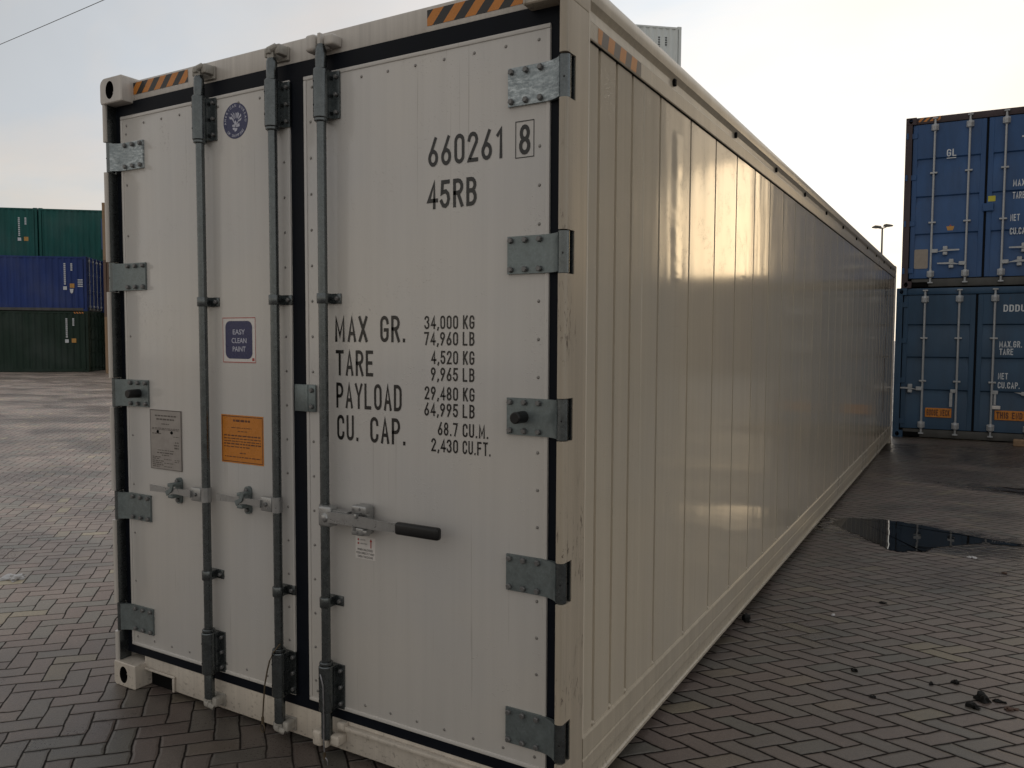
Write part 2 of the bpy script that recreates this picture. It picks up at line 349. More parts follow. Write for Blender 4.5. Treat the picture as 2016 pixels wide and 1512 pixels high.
# ------------------------------------------------------------------ mesh helpers
class MB:
    def __init__(s): s.v = []; s.f = []; s.m = []; s.mi = 0
    def add(s, vs, fs):
        o = len(s.v); s.v += [tuple(v) for v in vs]
        for f in fs: s.f.append([i+o for i in f]); s.m.append(s.mi)
    def box(s, x0, x1, y0, y1, z0, z1, bev=0, seg=2):
        if bev <= 0:
            s.add([(x0, y0, z0), (x1, y0, z0), (x1, y1, z0), (x0, y1, z0), (x0, y0, z1), (x1, y0, z1), (x1, y1, z1), (x0, y1, z1)],
                  [(0, 3, 2, 1), (4, 5, 6, 7), (0, 1, 5, 4), (1, 2, 6, 5), (2, 3, 7, 6), (3, 0, 4, 7)])
        else:
            bm = bmesh.new(); bmesh.ops.create_cube(bm, size=1)
            bmesh.ops.scale(bm, vec=(x1-x0, y1-y0, z1-z0), verts=bm.verts)
            bmesh.ops.translate(bm, vec=((x0+x1)/2, (y0+y1)/2, (z0+z1)/2), verts=bm.verts)
            bmesh.ops.bevel(bm, geom=bm.edges[:], offset=min(bev, .49*min(x1-x0, y1-y0, z1-z0)), segments=seg, profile=.5, affect='EDGES')
            bm.verts.ensure_lookup_table()
            s.add([v.co[:] for v in bm.verts], [[v.index for v in f.verts] for f in bm.faces]); bm.free()
    def tube(s, pts, rad, n=10, caps=True):
        pts = [Vector(p) for p in pts]; rads = rad if isinstance(rad, (list, tuple)) else [rad]*len(pts)
        rings = []; prev = None
        for i, p in enumerate(pts):
            a = pts[max(i-1, 0)]; c = pts[min(i+1, len(pts)-1)]; d = (c-a)
            if d.length < 1e-9: d = prev or Vector((0, 0, 1))
            d.normalize(); prev = d
            up = Vector((0, 0, 1)) if abs(d.z) < .9 else Vector((1, 0, 0))
            e = d.cross(up).normalized(); g = e.cross(d)
            rings.append([p+(e*math.cos(2*math.pi*k/n)+g*math.sin(2*math.pi*k/n))*rads[i] for k in range(n)])
        vs = [v for r in rings for v in r]; fs = []
        for i in range(len(pts)-1):
            for k in range(n): fs.append((i*n+k, i*n+(k+1) % n, (i+1)*n+(k+1) % n, (i+1)*n+k))
        if caps: fs.append(tuple(range(n-1, -1, -1))); fs.append(tuple((len(pts)-1)*n+k for k in range(n)))
        s.add(vs, fs)
    def rod(s, x, y, zr, n=14):
        """vertical lathe: list of (z, radius)"""
        vs = [(x+r*math.cos(2*math.pi*k/n), y+r*math.sin(2*math.pi*k/n), z) for z, r in zr for k in range(n)]
        fs = [(i*n+k, i*n+(k+1) % n, (i+1)*n+(k+1) % n, (i+1)*n+k) for i in range(len(zr)-1) for k in range(n)]
        fs.append(tuple(range(n-1, -1, -1))); fs.append(tuple((len(zr)-1)*n+k for k in range(n)))
        s.add(vs, fs)
    def dome(s, c, r, axis='-y', n=8, h=.6):
        vs = []
        for a in (0, .5, .85):
            rr = r*math.cos(a*math.pi/2); hh = r*h*math.sin(a*math.pi/2)
            for k in range(n):
                ca, sa = rr*math.cos(2*math.pi*k/n), rr*math.sin(2*math.pi*k/n)
                vs.append((c[0]+ca, c[1]-hh, c[2]+sa) if axis == '-y' else (c[0]+hh, c[1]+ca, c[2]+sa))
        fs = [(i*n+k, i*n+(k+1) % n, (i+1)*n+(k+1) % n, (i+1)*n+k) for i in range(2) for k in range(n)]
        fs.append(tuple(2*n+k for k in range(n))); s.add(vs, fs)
    def hexbolt(s, x, y, z, r=.010, h=.012, n=6):
        a0 = random.random()
        pts = lambda rr, yy: [(x+rr*math.cos(a0+2*math.pi*k/n), yy, z+rr*math.sin(a0+2*math.pi*k/n)) for k in range(n)]
        vs = pts(r, y)+pts(r, y-h*.75)+pts(r*.75, y-h)
        fs = [(i*n+k, i*n+(k+1) % n, (i+1)*n+(k+1) % n, (i+1)*n+k) for i in range(2) for k in range(n)]
        fs.append(tuple(2*n+k for k in range(n))); s.add(vs, fs)
    def prism(s, poly, y0, y1, plane='xz'):
        """polygon in a plane pushed along the third axis"""
        def P(a, b, d): return {'xz': (a, d, b), 'yz': (d, a, b), 'xy': (a, b, d)}[plane]
        n = len(poly); vs = [P(a, b, y0) for a, b in poly]+[P(a, b, y1) for a, b in poly]
        fs = [tuple(range(n)), tuple(range(2*n-1, n-1, -1))]+[(k, n+k, n+(k+1) % n, (k+1) % n) for k in range(n)]
        s.add(vs, fs)
    def flat(s, poly, y, plane='xz'):
        def P(a, b): return {'xz': (a, y, b), 'yz': (y, a, b), 'xy': (a, b, y)}[plane]
        s.add([P(a, b) for a, b in poly], [tuple(range(len(poly)))])
    def xform(s, fn): s.v = [tuple(fn(Vector(v))) for v in s.v]; return s
    def join(s, o): s.add(o.v, o.f); s.m[-len(o.m):] = o.m if o.m else []; return s
def obj(name, mb, mats, parent=None, smooth=30, **props):
    me = bpy.data.meshes.new(name); me.from_pydata(mb.v, [], mb.f)
    for m in ([mats] if isinstance(mats, str) else mats): me.materials.append(MATS[m])
    if any(mb.m): me.polygons.foreach_set('material_index', mb.m)
    bm = bmesh.new(); bm.from_mesh(me); bmesh.ops.recalc_face_normals(bm, faces=bm.faces); bm.to_mesh(me); bm.free()
    if smooth:
        me.polygons.foreach_set('use_smooth', [True]*len(me.polygons)); me.set_sharp_from_angle(angle=R(smooth))
    o = bpy.data.objects.new(name, me); COL.objects.link(o)
    if parent: o.parent = parent
    for k, v in props.items(): o[k] = v
    return o
def thing(name, label, cat, loc=(0, 0, 0), rz=0.0, group=None):
    o = bpy.data.objects.new(name, None); COL.objects.link(o); o.location = loc; o.rotation_euler = (0, 0, rz)
    o.empty_display_size = .2; o['label'] = label; o['category'] = cat
    if group: o['group'] = group
    return o
def rrect(x0, x1, z0, z1, r, n=5):
    out = []
    for cx, cz, a0 in ((x1-r, z1-r, 0), (x0+r, z1-r, 90), (x0+r, z0+r, 180), (x1-r, z0+r, 270)):
        for k in range(n+1):
            a = R(a0+90*k/n); out.append((cx+r*math.cos(a), cz+r*math.sin(a)))
    return out

# ------------------------------------------------------------------ lettering: narrow stencil strokes, and the built-in font for stickers
def _arc(cx, cy, rx, ry, a0, a1, n=7):
    return [(cx+rx*math.cos(R(a0+(a1-a0)*k/n)), cy+ry*math.sin(R(a0+(a1-a0)*k/n))) for k in range(n+1)]
w = .42; h2 = .21
_O = [_arc(h2, .78, h2, .22, 180, 0)+_arc(h2, .22, h2, .22, 0, -180)+[(0, .22), (0, .78)]]
G = {
 'O': _O, '0': _O, '1': [[(.06, .82), (.22, 1), (.22, 0)]],
 '2': [_arc(h2, .77, h2, .23, 175, -25)+[(.02, .04), (0, 0), (w, 0)]],
 '3': [_arc(.19, .77, .21, .23, 165, -75)+_arc(.19, .26, .23, .27, 75, -165)],
 '4': [[(.33, 0), (.33, 1), (.0, .27), (.47, .27)]],
 '5': [[(.40, 1), (.06, 1), (.03, .56)]+_arc(.20, .31, .22, .31, 115, -160)],
 '6': [[(.34, 1), (.04, .38)], _arc(h2, .26, h2, .26, 180, -180, 14)],
 '7': [[(0, 1), (w, 1), (.14, 0)]],
 '8': [_arc(h2, .76, .18, .24, -90, 270, 14), _arc(h2, .26, .21, .26, 90, 450, 14)],
 '9': [_arc(h2, .74, h2, .26, 0, 360, 14), [(.40, .66), (.10, 0)]],
 'A': [[(0, 0), (.21, 1), (.42, 0)], [(.13, .3), (.29, .3)]],
 'B': [[(0, 0), (0, 1), (.2, 1)]+_arc(.2, .77, .2, .23, 90, -90)+[(.0, .54)], [(.0, .54), (.2, .54)]+_arc(.2, .27, .22, .27, 90, -90)+[(0, 0)]],
 'C': [_arc(h2, .78, h2, .22, -5, 180)+_arc(h2, .22, h2, .22, 180, 365)],
 'D': [[(0, 0), (0, 1), (.18, 1)]+_arc(.18, .76, .24, .24, 90, 0)+_arc(.18, .24, .24, .24, 0, -90)+[(0, 0)]],
 'E': [[(.38, 1), (0, 1), (0, 0), (.38, 0)], [(0, .52), (.32, .52)]],
 'F': [[(.38, 1), (0, 1), (0, 0)], [(0, .52), (.32, .52)]],
 'G': [_arc(h2, .78, h2, .22, 0, 180)+_arc(h2, .22, h2, .22, 180, 360)+[(w, .46), (.24, .46)]],
 'H': [[(0, 0), (0, 1)], [(w, 0), (w, 1)], [(0, .52), (w, .52)]], 'I': [[(.05, 0), (.05, 1)]],
 'K': [[(0, 0), (0, 1)], [(.40, 1), (.0, .38)], [(.14, .55), (.42, 0)]], 'L': [[(0, 1), (0, 0), (.36, 0)]],
 'M': [[(0, 0), (0, 1), (.26, .2), (.52, 1), (.52, 0)]], 'N': [[(0, 0), (0, 1), (w, 0), (w, 1)]],
 'P': [[(0, 0), (0, 1), (.2, 1)]+_arc(.2, .73, .22, .27, 90, -90)+[(0, .46)]],
 'R': [[(0, 0), (0, 1), (.2, 1)]+_arc(.2, .75, .22, .25, 90, -90)+[(0, .5)], [(.20, .5), (.42, 0)]],
 'S': [_arc(h2, .76, .20, .24, 10, 250)+_arc(h2, .26, .21, .26, 70, -170)],
 'T': [[(0, 1), (.44, 1)], [(.22, 1), (.22, 0)]], 'U': [[(0, 1)]+_arc(h2, .22, h2, .22, 180, 360)+[(w, 1)]],
 'V': [[(0, 1), (.21, 0), (.42, 1)]], 'X': [[(0, 0), (.44, 1)], [(0, 1), (.44, 0)]],
 'Y': [[(0, 1), (.22, .48), (.44, 1)], [(.22, .48), (.22, 0)]], '.': [[(.02, .0), (.02, .012)]], ',': [[(.06, .03), (.0, -.13)]],
}
def ribbon(pts, t):
    """mitred band of width t along a polyline in 2D; returns quads"""
    P = [Vector(p) for p in pts]; Q = [P[0]]
    for p in P[1:]:
        if (p-Q[-1]).length > 1e-5: Q.append(p)
    P = Q; closed = (P[0]-P[-1]).length < 1e-4
    if closed: P = P[:-1]
    if not closed:
        P[0] = P[0]-(P[1]-P[0]).normalized()*t/2; P[-1] = P[-1]+(P[-1]-P[-2]).normalized()*t/2
    n = len(P); L = []; Rr = []
    for i in range(n):
        a = P[i-1] if (closed or i > 0) else None; c = P[(i+1) % n] if (closed or i < n-1) else None
        d1 = (P[i]-a).normalized() if a is not None else None; d2 = (c-P[i]).normalized() if c is not None else None
        d1 = d1 or d2; d2 = d2 or d1
        n1, n2 = Vector((-d1.y, d1.x)), Vector((-d2.y, d2.x)); m = n1+n2
        if m.length < .2: m = n1.copy()
        m.normalize(); s = min(1/max(m.dot(n1), .45), 1.9)
        L.append(P[i]+m*t/2*s); Rr.append(P[i]-m*t/2*s)
    fs = []
    for i in range(n if closed else n-1):
        j = (i+1) % n; fs.append((L[i], Rr[i], Rr[j], L[j]))
    return fs
def stencil(mb, text, x, z, hgt, y, pitch=None, thick=.15, cond=1.0, mapf=None, widths=None, step=.0003):
    """letters of height hgt; x is the left edge, z the baseline; pitch = advance in units of height"""
    cx = x; pitch = pitch or .66
    for ch in text:
        if ch == ' ': cx += hgt*pitch*.75; continue
        for li, pl in enumerate(G[ch]):
            t = thick; pts = [((t/2)+px*(1-t/.9)*cond+px*t*.2, t/2+pz*(1-t)) for px, pz in pl]
            for q in ribbon(pts, t):
                q2 = [(cx+p.x*hgt, z+p.y*hgt) for p in q]
                yy = y-step*li
                mb.add([mapf(a, b, yy) if mapf else (a, yy, b) for a, b in q2], [(0, 1, 2, 3)])
        cx += hgt*({'.': .34, ',': .34, '1': pitch*.95, 'I': .34, 'M': pitch*1.16}.get(ch, pitch))
    return cx-x
def fit_stencil(mb, text, x0, x1, z, hgt, y, thick=.15, mapf=None):
    """stencil stretched in x so the text spans x0..x1"""
    tmp = MB(); wd = stencil(tmp, text, 0, 0, 1.0, 0, thick=thick)
    xs = [v[0] for v in tmp.v]; lo, hi = min(xs), max(xs); k = (x1-x0)/(hi-lo)
    vs = []
    for vx, vy, vz in tmp.v:
        a, b = x0+(vx-lo)*k, z+vz*hgt
        vs.append(mapf(a, b, y+vy) if mapf else (a, y+vy, b))
    mb.add(vs, tmp.f)
_fc = {}
def font2d(text, bold=0.0):
    """2D triangles of a text in the built-in font, size 1"""
    if (text, bold) in _fc: return _fc[(text, bold)]
    cu = bpy.data.curves.new('t', 'FONT'); cu.body = text; cu.size = 1; cu.offset = bold; cu.resolution_u = 3
    o = bpy.data.objects.new('t', cu); COL.objects.link(o)
    dg = bpy.context.evaluated_depsgraph_get(); me = o.evaluated_get(dg).to_mesh()
    r = ([v.co[:] for v in me.vertices], [tuple(p.vertices) for p in me.polygons])
    o.evaluated_get(dg).to_mesh_clear(); bpy.data.objects.remove(o); bpy.data.curves.remove(cu)
    _fc[(text, bold)] = r; return r
def font_box(mb, text, x0, x1, z0, z1, y, bold=0.0, mapf=None):
    vs, fs = font2d(text, bold)
    lx, hx = min(v[0] for v in vs), max(v[0] for v in vs); ly, hy = min(v[1] for v in vs), max(v[1] for v in vs)
    out = []
    for v in vs:
        a = x0+(v[0]-lx)/(hx-lx)*(x1-x0); b = z0+(v[1]-ly)/(hy-ly)*(z1-z0)
        out.append(mapf(a, b, y) if mapf else (a, y, b))
    mb.add(out, fs)
def bars(mb, x0, x1, z, hgt, y, seed, fill=1.0):
    """unreadably small print: one line of word-length dashes"""
    rr = random.Random(seed); x = x0
    while x < x0+(x1-x0)*fill:
        L = rr.uniform(.008, .028)
        e = min(x+L, x1)
        mb.flat([(x, z), (e, z), (e, z+hgt), (x, z+hgt)], y); x = e+.005

# ------------------------------------------------------------------ ground and water
def ground():
    m = MB(); S = 1500.0
    xs = [-S, -60, -20, -5, 5, 15, 60, S]
    n = len(xs); m.add([(a, b, 0) for b in xs for a in xs], [(i+j*n, i+1+j*n, i+1+(j+1)*n, i+(j+1)*n) for j in range(n-1) for i in range(n-1)])
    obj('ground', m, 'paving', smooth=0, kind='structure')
    def blob(name, pts, z, mt, jit, seed):
        rr = random.Random(seed); P = []
        N = len(pts)
        for i in range(N):
            a, b, c, d = (Vector(pts[(i+k-1) % N]) for k in range(4))
            for s in range(10):
                tt = s/10
                q = .5*((2*b)+(c-a)*tt+(2*a-5*b+4*c-d)*tt*tt+(3*b-a-3*c+d)*tt**3)
                q = q+Vector((rr.uniform(-jit, jit), rr.uniform(-jit, jit)))
                P.append(q)
        m = MB(); m.flat([(p.x, p.y) for p in P], z, 'xy')
        obj(name, m, mt, smooth=0, kind='structure')
    blob('puddle', [(2.50, 5.46), (2.66, 5.22), (2.86, 4.96), (3.00, 4.74), (3.12, 4.68), (3.22, 4.76), (3.30, 4.80), (3.36, 4.98), (3.50, 5.13), (3.66, 5.30), (3.80, 5.36), (3.98, 5.37), (4.12, 5.42), (3.98, 5.47), (3.80, 5.49), (3.62, 5.56), (3.46, 5.64), (3.30, 5.76), (3.12, 5.82), (2.92, 5.86), (2.70, 5.80), (2.56, 5.70)], .004, 'puddle_water', .020, 3)
    blob('puddle', [(4.16, 5.40), (4.40, 5.33), (4.75, 5.30), (5.0, 5.36), (4.8, 5.43), (4.45, 5.46)], .004, 'puddle_water', .02, 9)
    blob('puddle', [(3.75, 8.22), (4.02, 8.12), (4.5, 8.0), (5.0, 7.95), (5.1, 8.1), (4.6, 8.24), (4.15, 8.36), (3.85, 8.38)], .004, 'wet_film', .04, 5)
ground()

# ------------------------------------------------------------------ the reefer container in front
W, L, H = 2.438, 12.192, 2.896
YD = .055                                   # plane of the door faces
HZ = [2.537, 1.976, 1.4265, .880, .332]     # hinge heights
reefer = thing('reefer_container', 'large off-white refrigerated container with grey lock rods on its doors', 'container')
def part(name, mb, mats, parent=reefer, smooth=30, label=None):
    o = obj(name, mb, mats, parent, smooth)
    if label: o['label'] = label
    return o

def casting(x0, x1, y0, y1, z0, z1, rads):
    """corner casting: front outline with its own corner radii (tr, tl, bl, br), oval hole in the front face"""
    m = MB(); out = []; n = 8
    for (cx, cz, a0), r in zip(((x1, z1, 0), (x0, z1, 90), (x0, z0, 180), (x1, z0, 270)), rads):
        sx = -1 if cx == x1 else 1; sz = -1 if cz == z1 else 1
        for k in range(n):
            a = R(a0+90*k/(n-1)); out.append((cx+sx*r+r*math.cos(a), cz+sz*r+r*math.sin(a)))
    N = len(out); mx, mz = (x0+x1)/2-.006, (z0+z1)/2
    hole = []
    for q in range(N):
        a = R((q-3.5)/N*360+45)
        hole.append((mx+.030*math.cos(a), mz+.041*math.sin(a)))
    c = .004
    ins = [(mx+(px-mx)*(1-c/.08), mz+(pz-mz)*(1-c/.06)) for px, pz in out]
    vs = [(a, y0, b) for a, b in hole]+[(a, y0, b) for a, b in ins]+[(a, y0+c, b) for a, b in out]+[(a, y1, b) for a, b in out]+[(a, y0+.060, b) for a, b in hole]
    fs = []
    for k in range(N):
        q = (k+1) % N
        fs += [(k, q, N+q, N+k), (N+k, N+q, 2*N+q, 2*N+k), (2*N+k, 2*N+q, 3*N+q, 3*N+k)]
    fs.append(tuple(3*N+k for k in range(N)))
    m.add(vs, fs)
    m.mi = 1; m.add(vs[:N]+vs[4*N:], [(k, (k+1) % N, N+(k+1) % N, N+k) for k in range(N)]+[tuple(range(N, 2*N))]); m.mi = 0  # hole walls and back coloured black, painting in the shade of the recess
    # the slanted lip one sees inside the hole
    m.tube([(mx-.010, y0+.058, mz-.034), (mx-.002, y0+.022, mz-.004), (mx-.008, y0+.055, mz+.012)], .006, 6)
    return m
CW, CH = .162, .118
part('corner_casting', casting(0, CW, 0, .178, H-CH, H, (.006, .034, .010, .006)), ['frame_paint', 'black_hole'])
part('corner_casting', casting(0, CW, 0, .178, 0, CH, (.006, .008, .020, .008)), ['sill_paint', 'black_hole'])
part('corner_casting', casting(W-CW, W, 0, .178, H-CH, H, (.03, .006, .006, .006)), ['post_paint', 'black_hole'])
part('corner_casting', casting(W-CW, W, 0, .178, 0, CH, (.006, .006, .006, .02)), ['sill_paint', 'black_hole'])
for x0 in (0, W-CW):
    for z0 in (0, H-CH):
        m = MB(); m.box(x0, x0+CW, L-.178, L, z0, z0+CH, .008); part('corner_casting', m, 'sill_paint' if z0 == 0 else 'frame_paint')

# front corner posts: thin front lip, deep return, cut away where a hinge sits
def post(side):
    m = MB(); cuts = [(z-.071, z+.071) for z in HZ]; zs = [(CH, cuts[-1][0])]
    for a, b in zip(cuts[::-1][:-1], cuts[::-1][1:]): zs.append((a[1], b[0]))
    zs.append((cuts[0][1], H-CH))
    def sec(x0, x1, y0, y1, z0, z1, r):
        # section in xy with rounded front corners
        if side > 0: pts = [(x0, y1), (x1, y1), (x1, y0+r)]+[(x1-r+r*math.cos(R(-a)), y0+r+r*math.sin(R(-a))) for a in (18, 36, 54, 72, 90)]+[(x0+r*.6-r*.6*math.sin(R(a)), y0+r*.6-r*.6*math.cos(R(a))) for a in (0, 30, 60, 90)]
        else: pts = [(x0, y1), (x1, y1), (x1, y0+r*.6)]+[(x1-r*.6+r*.6*math.cos(R(-a)), y0+r*.6+r*.6*math.sin(R(-a))) for a in (30, 60, 90)]+[(x0+r-r*math.sin(R(a)), y0+r-r*math.cos(R(a))) for a in (0, 20, 45, 70, 90)]
        m.prism(pts, z0, z1, 'xy')
    x0, x1 = (W-.030, W) if side > 0 else (0, .026)
    for z0, z1 in zs: sec(x0, x1, .004, .070, z0, z1, .014)
    m.box(W-.022 if side > 0 else 0, W if side > 0 else .022, .070, .166, CH, H-CH, 0)
    part('corner_post', m, 'post_paint' if side > 0 else 'frame_paint', smooth=40)
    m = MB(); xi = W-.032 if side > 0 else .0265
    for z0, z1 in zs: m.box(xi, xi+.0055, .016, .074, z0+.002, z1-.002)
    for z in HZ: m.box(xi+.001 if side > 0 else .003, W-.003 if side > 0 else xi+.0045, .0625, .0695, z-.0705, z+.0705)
    part('post_shade_strip', m, 'galvanised')  # added dark strips: shade of the return and hinge notches put into colour
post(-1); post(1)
for x0 in (0, W-.10):
    m = MB(); m.box(x0, x0+.10, L-.12, L-.004, CH, H-CH, .012); part('corner_post', m, 'frame_paint')

# header beam, sill with the fork slot, black gasket frame
m = MB(); m.box(CW-.01, W-CW+.01, .064, .20, 2.786, 2.884, .010); m.box(CW, W-CW, .085, .30, 2.870, 2.8915, .004)
part('header', m, 'frame_paint')
m = MB()
m.box(.372, W-CW+.01, .060, .20, .022, .156, .004); m.box(CW-.008, .372, .062, .20, .094, .1555, 0)
m.box(CW, .385, .050, .0595, .086, .097, .003); m.box(.371, .383, .048, .0595, .022, .086, .003)
m.box(1.415, 2.30, .036, .0605, .116, .136, .007); m.box(1.415, 1.455, .030, .0605, .120, .150, .006)
m.mi = 1; m.box(.164, .3712, .090, .19, .001, .0938)  # black block added inside the slot as its painted shade
part('sill', m, ['sill_paint', 'black_hole'])
m = MB()
for a in ((.022, 2.416, 2.720, 2.790), (.022, 2.416, .150, .205)): m.box(a[0], a[1], .0585, .13, a[2], a[3])
for a in ((.022, .080), (2.345, 2.416), (1.165, 1.258)): m.box(a[0], a[1], .0590, .1295, .2045, 2.7205)
part('door_gasket', m, 'rubber')

# doors
def door(x0, x1, name='door'):
    z0, z1 = .192, 2.727; m = MB()
    m.box(x0, x1, YD, .16, z0, z1, .005)
    t = .016; y = YD-.0035
    m.box(x0+.001, x1-.001, y, YD+.004, z1-t, z1-.001, .0025); m.box(x0+.001, x1-.001, y, YD+.004, z0+.001, z0+t, .0025)
    m.box(x0+.001, x0+t, y, YD+.004, z0+t+.001, z1-t-.001, .0025); m.box(x1-t, x1-.001, y, YD+.004, z0+t+.001, z1-t-.001, .0025)
    return m
RV = MB()
def rivets(m, x0, x1, left):
    z0, z1 = .192, 2.727; m.mi = 1
    n = 8; xs = [x0+.045+(x1-x0-.09)*k/n for k in range(n+1)]
    for x in xs: m.dome((x, YD, z1-.047), .0062); m.dome((x, YD, z0+.047), .0062)
    outer, inner = (x0+.040, x1-.036) if left else (x1-.040, x0+.036)
    k = 0; z = z0+.09
    while z < z1-.06:
        m.dome((inner, YD, z), .0062); z += .1415
    z = z0+.085
    while z < z1-.06:
        if all(abs(z-hz) > .085 for hz in HZ) or left: m.dome((outer, YD, z), .0062)
        z += .2365 if left else .1285
    m.mi = 0
dl = door(.070, 1.172); rivets(dl, .070, 1.172, True)
left_door = part('door', dl, ['door_paint', 'rivet_paint'], label='left door with two lock rods and stickers')
dr = door(1.247, 2.354); rivets(dr, 1.247, 2.354, False)
right_door = part('door', dr, ['door_paint', 'rivet_paint'], label='right door with black weight lettering and a black-gripped handle')

def hinge(z, side, mt, bumper):
    m = MB(); hh = .0635; t = .009
    X = (lambda v: v) if side < 0 else (lambda v: W-v)
    # plate on the door, then a bend out to the barrel; profile in xy
    prof = [(.242, YD-.0005), (.242, YD-t), (.105, YD-t), (.075, YD-t-.004), (.050, .030), (.036, .018), (.030, .026), (.046, .046), (.070, YD-.0015), (.105, YD-.0005)]
    prof = [(X(a), b) for a, b in prof]
    m.prism(prof, z-hh, z+hh, 'xy')
    m.mi = 3; m.rod(X(.021), .034, [(z-.070, .0165), (z-.068, .0195), (z+.068, .0195), (z+.070, .0165)], 16)
    m.mi = 1
    for bx in (.228, .172, .117):
        for bz in (-.049, .049): m.hexbolt(X(bx), YD-t, z+bz, .0105, .013)
    m.mi = 2; m.dome((X(.016), .0155, z-.004), .004, h=.3)
    if bumper: m.tube([(X(.176), YD-t, z), (X(.176), -.012, z), (X(.176), -.016, z)], [.021, .020, .016], 14)
    return m
for k, z in enumerate(HZ):
    for side, d in ((-1, left_door), (1, right_door)):
        part('hinge', hinge(z, side, None, k == 2), ['galvanised_worn' if k == 0 else 'galvanised_hinge', 'bolt_steel', 'black_grip', 'galvanised'], d, label='scratched bright hinge' if k == 0 and side > 0 else None)

YR = .012                                   # axis of the lock rods
def lock_rod(x, d, style):
    m = MB(); r = .0182
    m.rod(x, YR, [(.40, r), (2.53, r)], 16)
    m.rod(x, YR, [(2.715, .021), (2.735, .0225), (2.795, .0215), (2.80, .019), (2.815, .014)], 16)
    m.rod(x, YR, [(.078, .014), (.086, .0225), (.188, .0225), (.20, .020)], 16)
    part('lock_rod', m, 'galvanised', d)
    for za, zb, up in ((2.535, 2.722, True), (.196, .384, False)):
        m = MB()
        m.rod(x, YR, [(za, .028), (za+.004, .031), (zb-.004, .031), (zb, .028)], 18)
        for zc in (za-.012 if up else zb+.001, ):
            m.rod(x, YR, [(zc, .024), (zc+.003, .0275), (zc+.011, .0275), (zc+.014, .024)], 18)
        # cover running back to the foot plate on the door
        m.prism([(x+.002, YR-.030), (x+.024, YR-.018), (x+.030, YD-.010), (x+.060, YD-.008), (x+.060, YD-.0005), (x-.030, YD-.0005), (x-.030, YR)], za+.004, zb-.004, 'xy')
        m.mi = 1
        for q in (.14, .5, .86): m.hexbolt(x+.046, YD-.008, za+(zb-za)*q, .0085, .012)
        m.mi = 2
        for q in (.26, .74): m.dome((x-.013, YR-.0275, za+(zb-za)*q), .0045, h=.35)
        part('rod_housing', m, ['galvanised', 'bolt_steel', 'black_hole'], d)
    for zb in (1.846, .641):
        m = MB()
        m.rod(x, YR, [(zb-.020, .0232), (zb-.018, .0242), (zb+.018, .0242), (zb+.020, .0232)], 16)
        m.box(x-.040, x+.058, YD-.007, YD-.0005, zb-.020, zb+.020, .002)
        m.box(x-.020, x+.020, YR+.010, YD-.006, zb-.019, zb+.019)
        m.mi = 1; m.hexbolt(x+.043, YD-.007, zb, .009, .012); m.mi = 2; m.dome((x-.033, YD-.007, zb), .005, h=.3)
        part('rod_bracket', m, ['galvanised', 'bolt_steel', 'black_hole'], d)
RX = [.681, 1.118, 1.382]
lock_rod(RX[0], left_door, 0); lock_rod(RX[1], left_door, 0); lock_rod(RX[2], right_door, 1)

def keeper(x, z, top, style):
    """cam and keeper claws on the header or sill"""
    m = MB(); y = .064
    if style == 0:
        s = 1 if top else -1
        m.box(x-.030, x+.050, y-.014, y-.0005, z-.028, z+.028, .004)
        m.box(x+.020, x+.050, y-.060, y-.012, z-.014, z+.026, .007); m.box(x-.034, x-.016, y-.062, y-.012, z-.020, z+.016, .006)
        m.tube([(x+.03, y-.055, z+.018*s), (x+.002, y-.066, z+.004*s), (x-.020, y-.054, z-.006*s)], [.012, .014, .009], 10)
        m.tube([(x, YR, z-.040*s), (x, YR-.002, z-.012*s), (x+.010, YR-.004, z+.014*s)], [.017, .016, .010], 10)
        m.box(x-.010, x+.014, YR-.026, YR-.010, z-.012, z+.010, .004)
    else:
        s = 1 if top else -1
        m.box(x-.068, x-.018, y-.070, y-.0005, z-.034, z+.030, .012, 3)
        m.box(x+.016, x+.062, y-.056, y-.0005, z-.018, z+.022, .008, 3)
        m.box(x-.018, x+.016, y-.020, y-.0005, z-.020, z+.020)
        m.box(x-.007, x+.007, YR-.012, YR+.016, z-.030, z+.030, .002)
    part('cam_keeper', m, 'cast_steel' if style == 0 else ('frame_paint' if top else 'sill_paint'))
keeper(RX[0], 2.828, True, 0); keeper(RX[1], 2.832, True, 0); keeper(RX[2], 2.826, True, 1)
keeper(RX[0], .066, False, 0); keeper(RX[1], .066, False, 0); keeper(RX[2], .078, False, 1)

def small_handle(x, d, tip, hub, zc):
    """slim lever running left from its rod to a catch on the door"""
    m = MB(); yh = YR-.018
    m.box(x-.075, x-.012, yh-.004, yh+.020, zc-.030, zc+.030, .004)
    m.rod(x, YR, [(zc-.032, .0225), (zc+.032, .0225)], 14)
    m.prism([(x-.070, zc+.016), (x-.070, zc-.016), (hub+.075, zc-.010), (tip+.10, zc-.010), (tip, zc-.013), (tip, zc+.017), (tip+.10, zc+.013), (hub+.10, zc+.015)], yh-.012, yh-.004)
    m.mi = 1; m.hexbolt(x-.044, yh-.004, zc, .009, .008)
    part('door_handle', m, ['handle_steel', 'bolt_steel'], d)
    m = MB()
    m.prism(rrect(hub-.018, hub+.018, zc-.070, zc+.050, .017), YD-.014, YD-.0005)
    m.box(hub-.004, hub+.026, -.012, YD-.010, zc+.016, zc+.032, .003)
    m.prism([(hub-.004, zc-.002), (hub+.006, zc-.022), (hub+.040, zc+.002), (hub+.052, zc+.034), (hub+.030, zc+.038), (hub+.026, zc+.012)], -.024, -.016)
    m.box(hub-.014, hub+.020, -.004, YD-.010, zc-.038, zc-.022, .004)
    m.mi = 1; m.hexbolt(hub, YD-.014, zc+.034, .010, .012); m.hexbolt(hub+.002, YD-.014, zc-.052, .010, .012)
    part('handle_catch', m, ['galvanised_hinge', 'bolt_steel'], d)
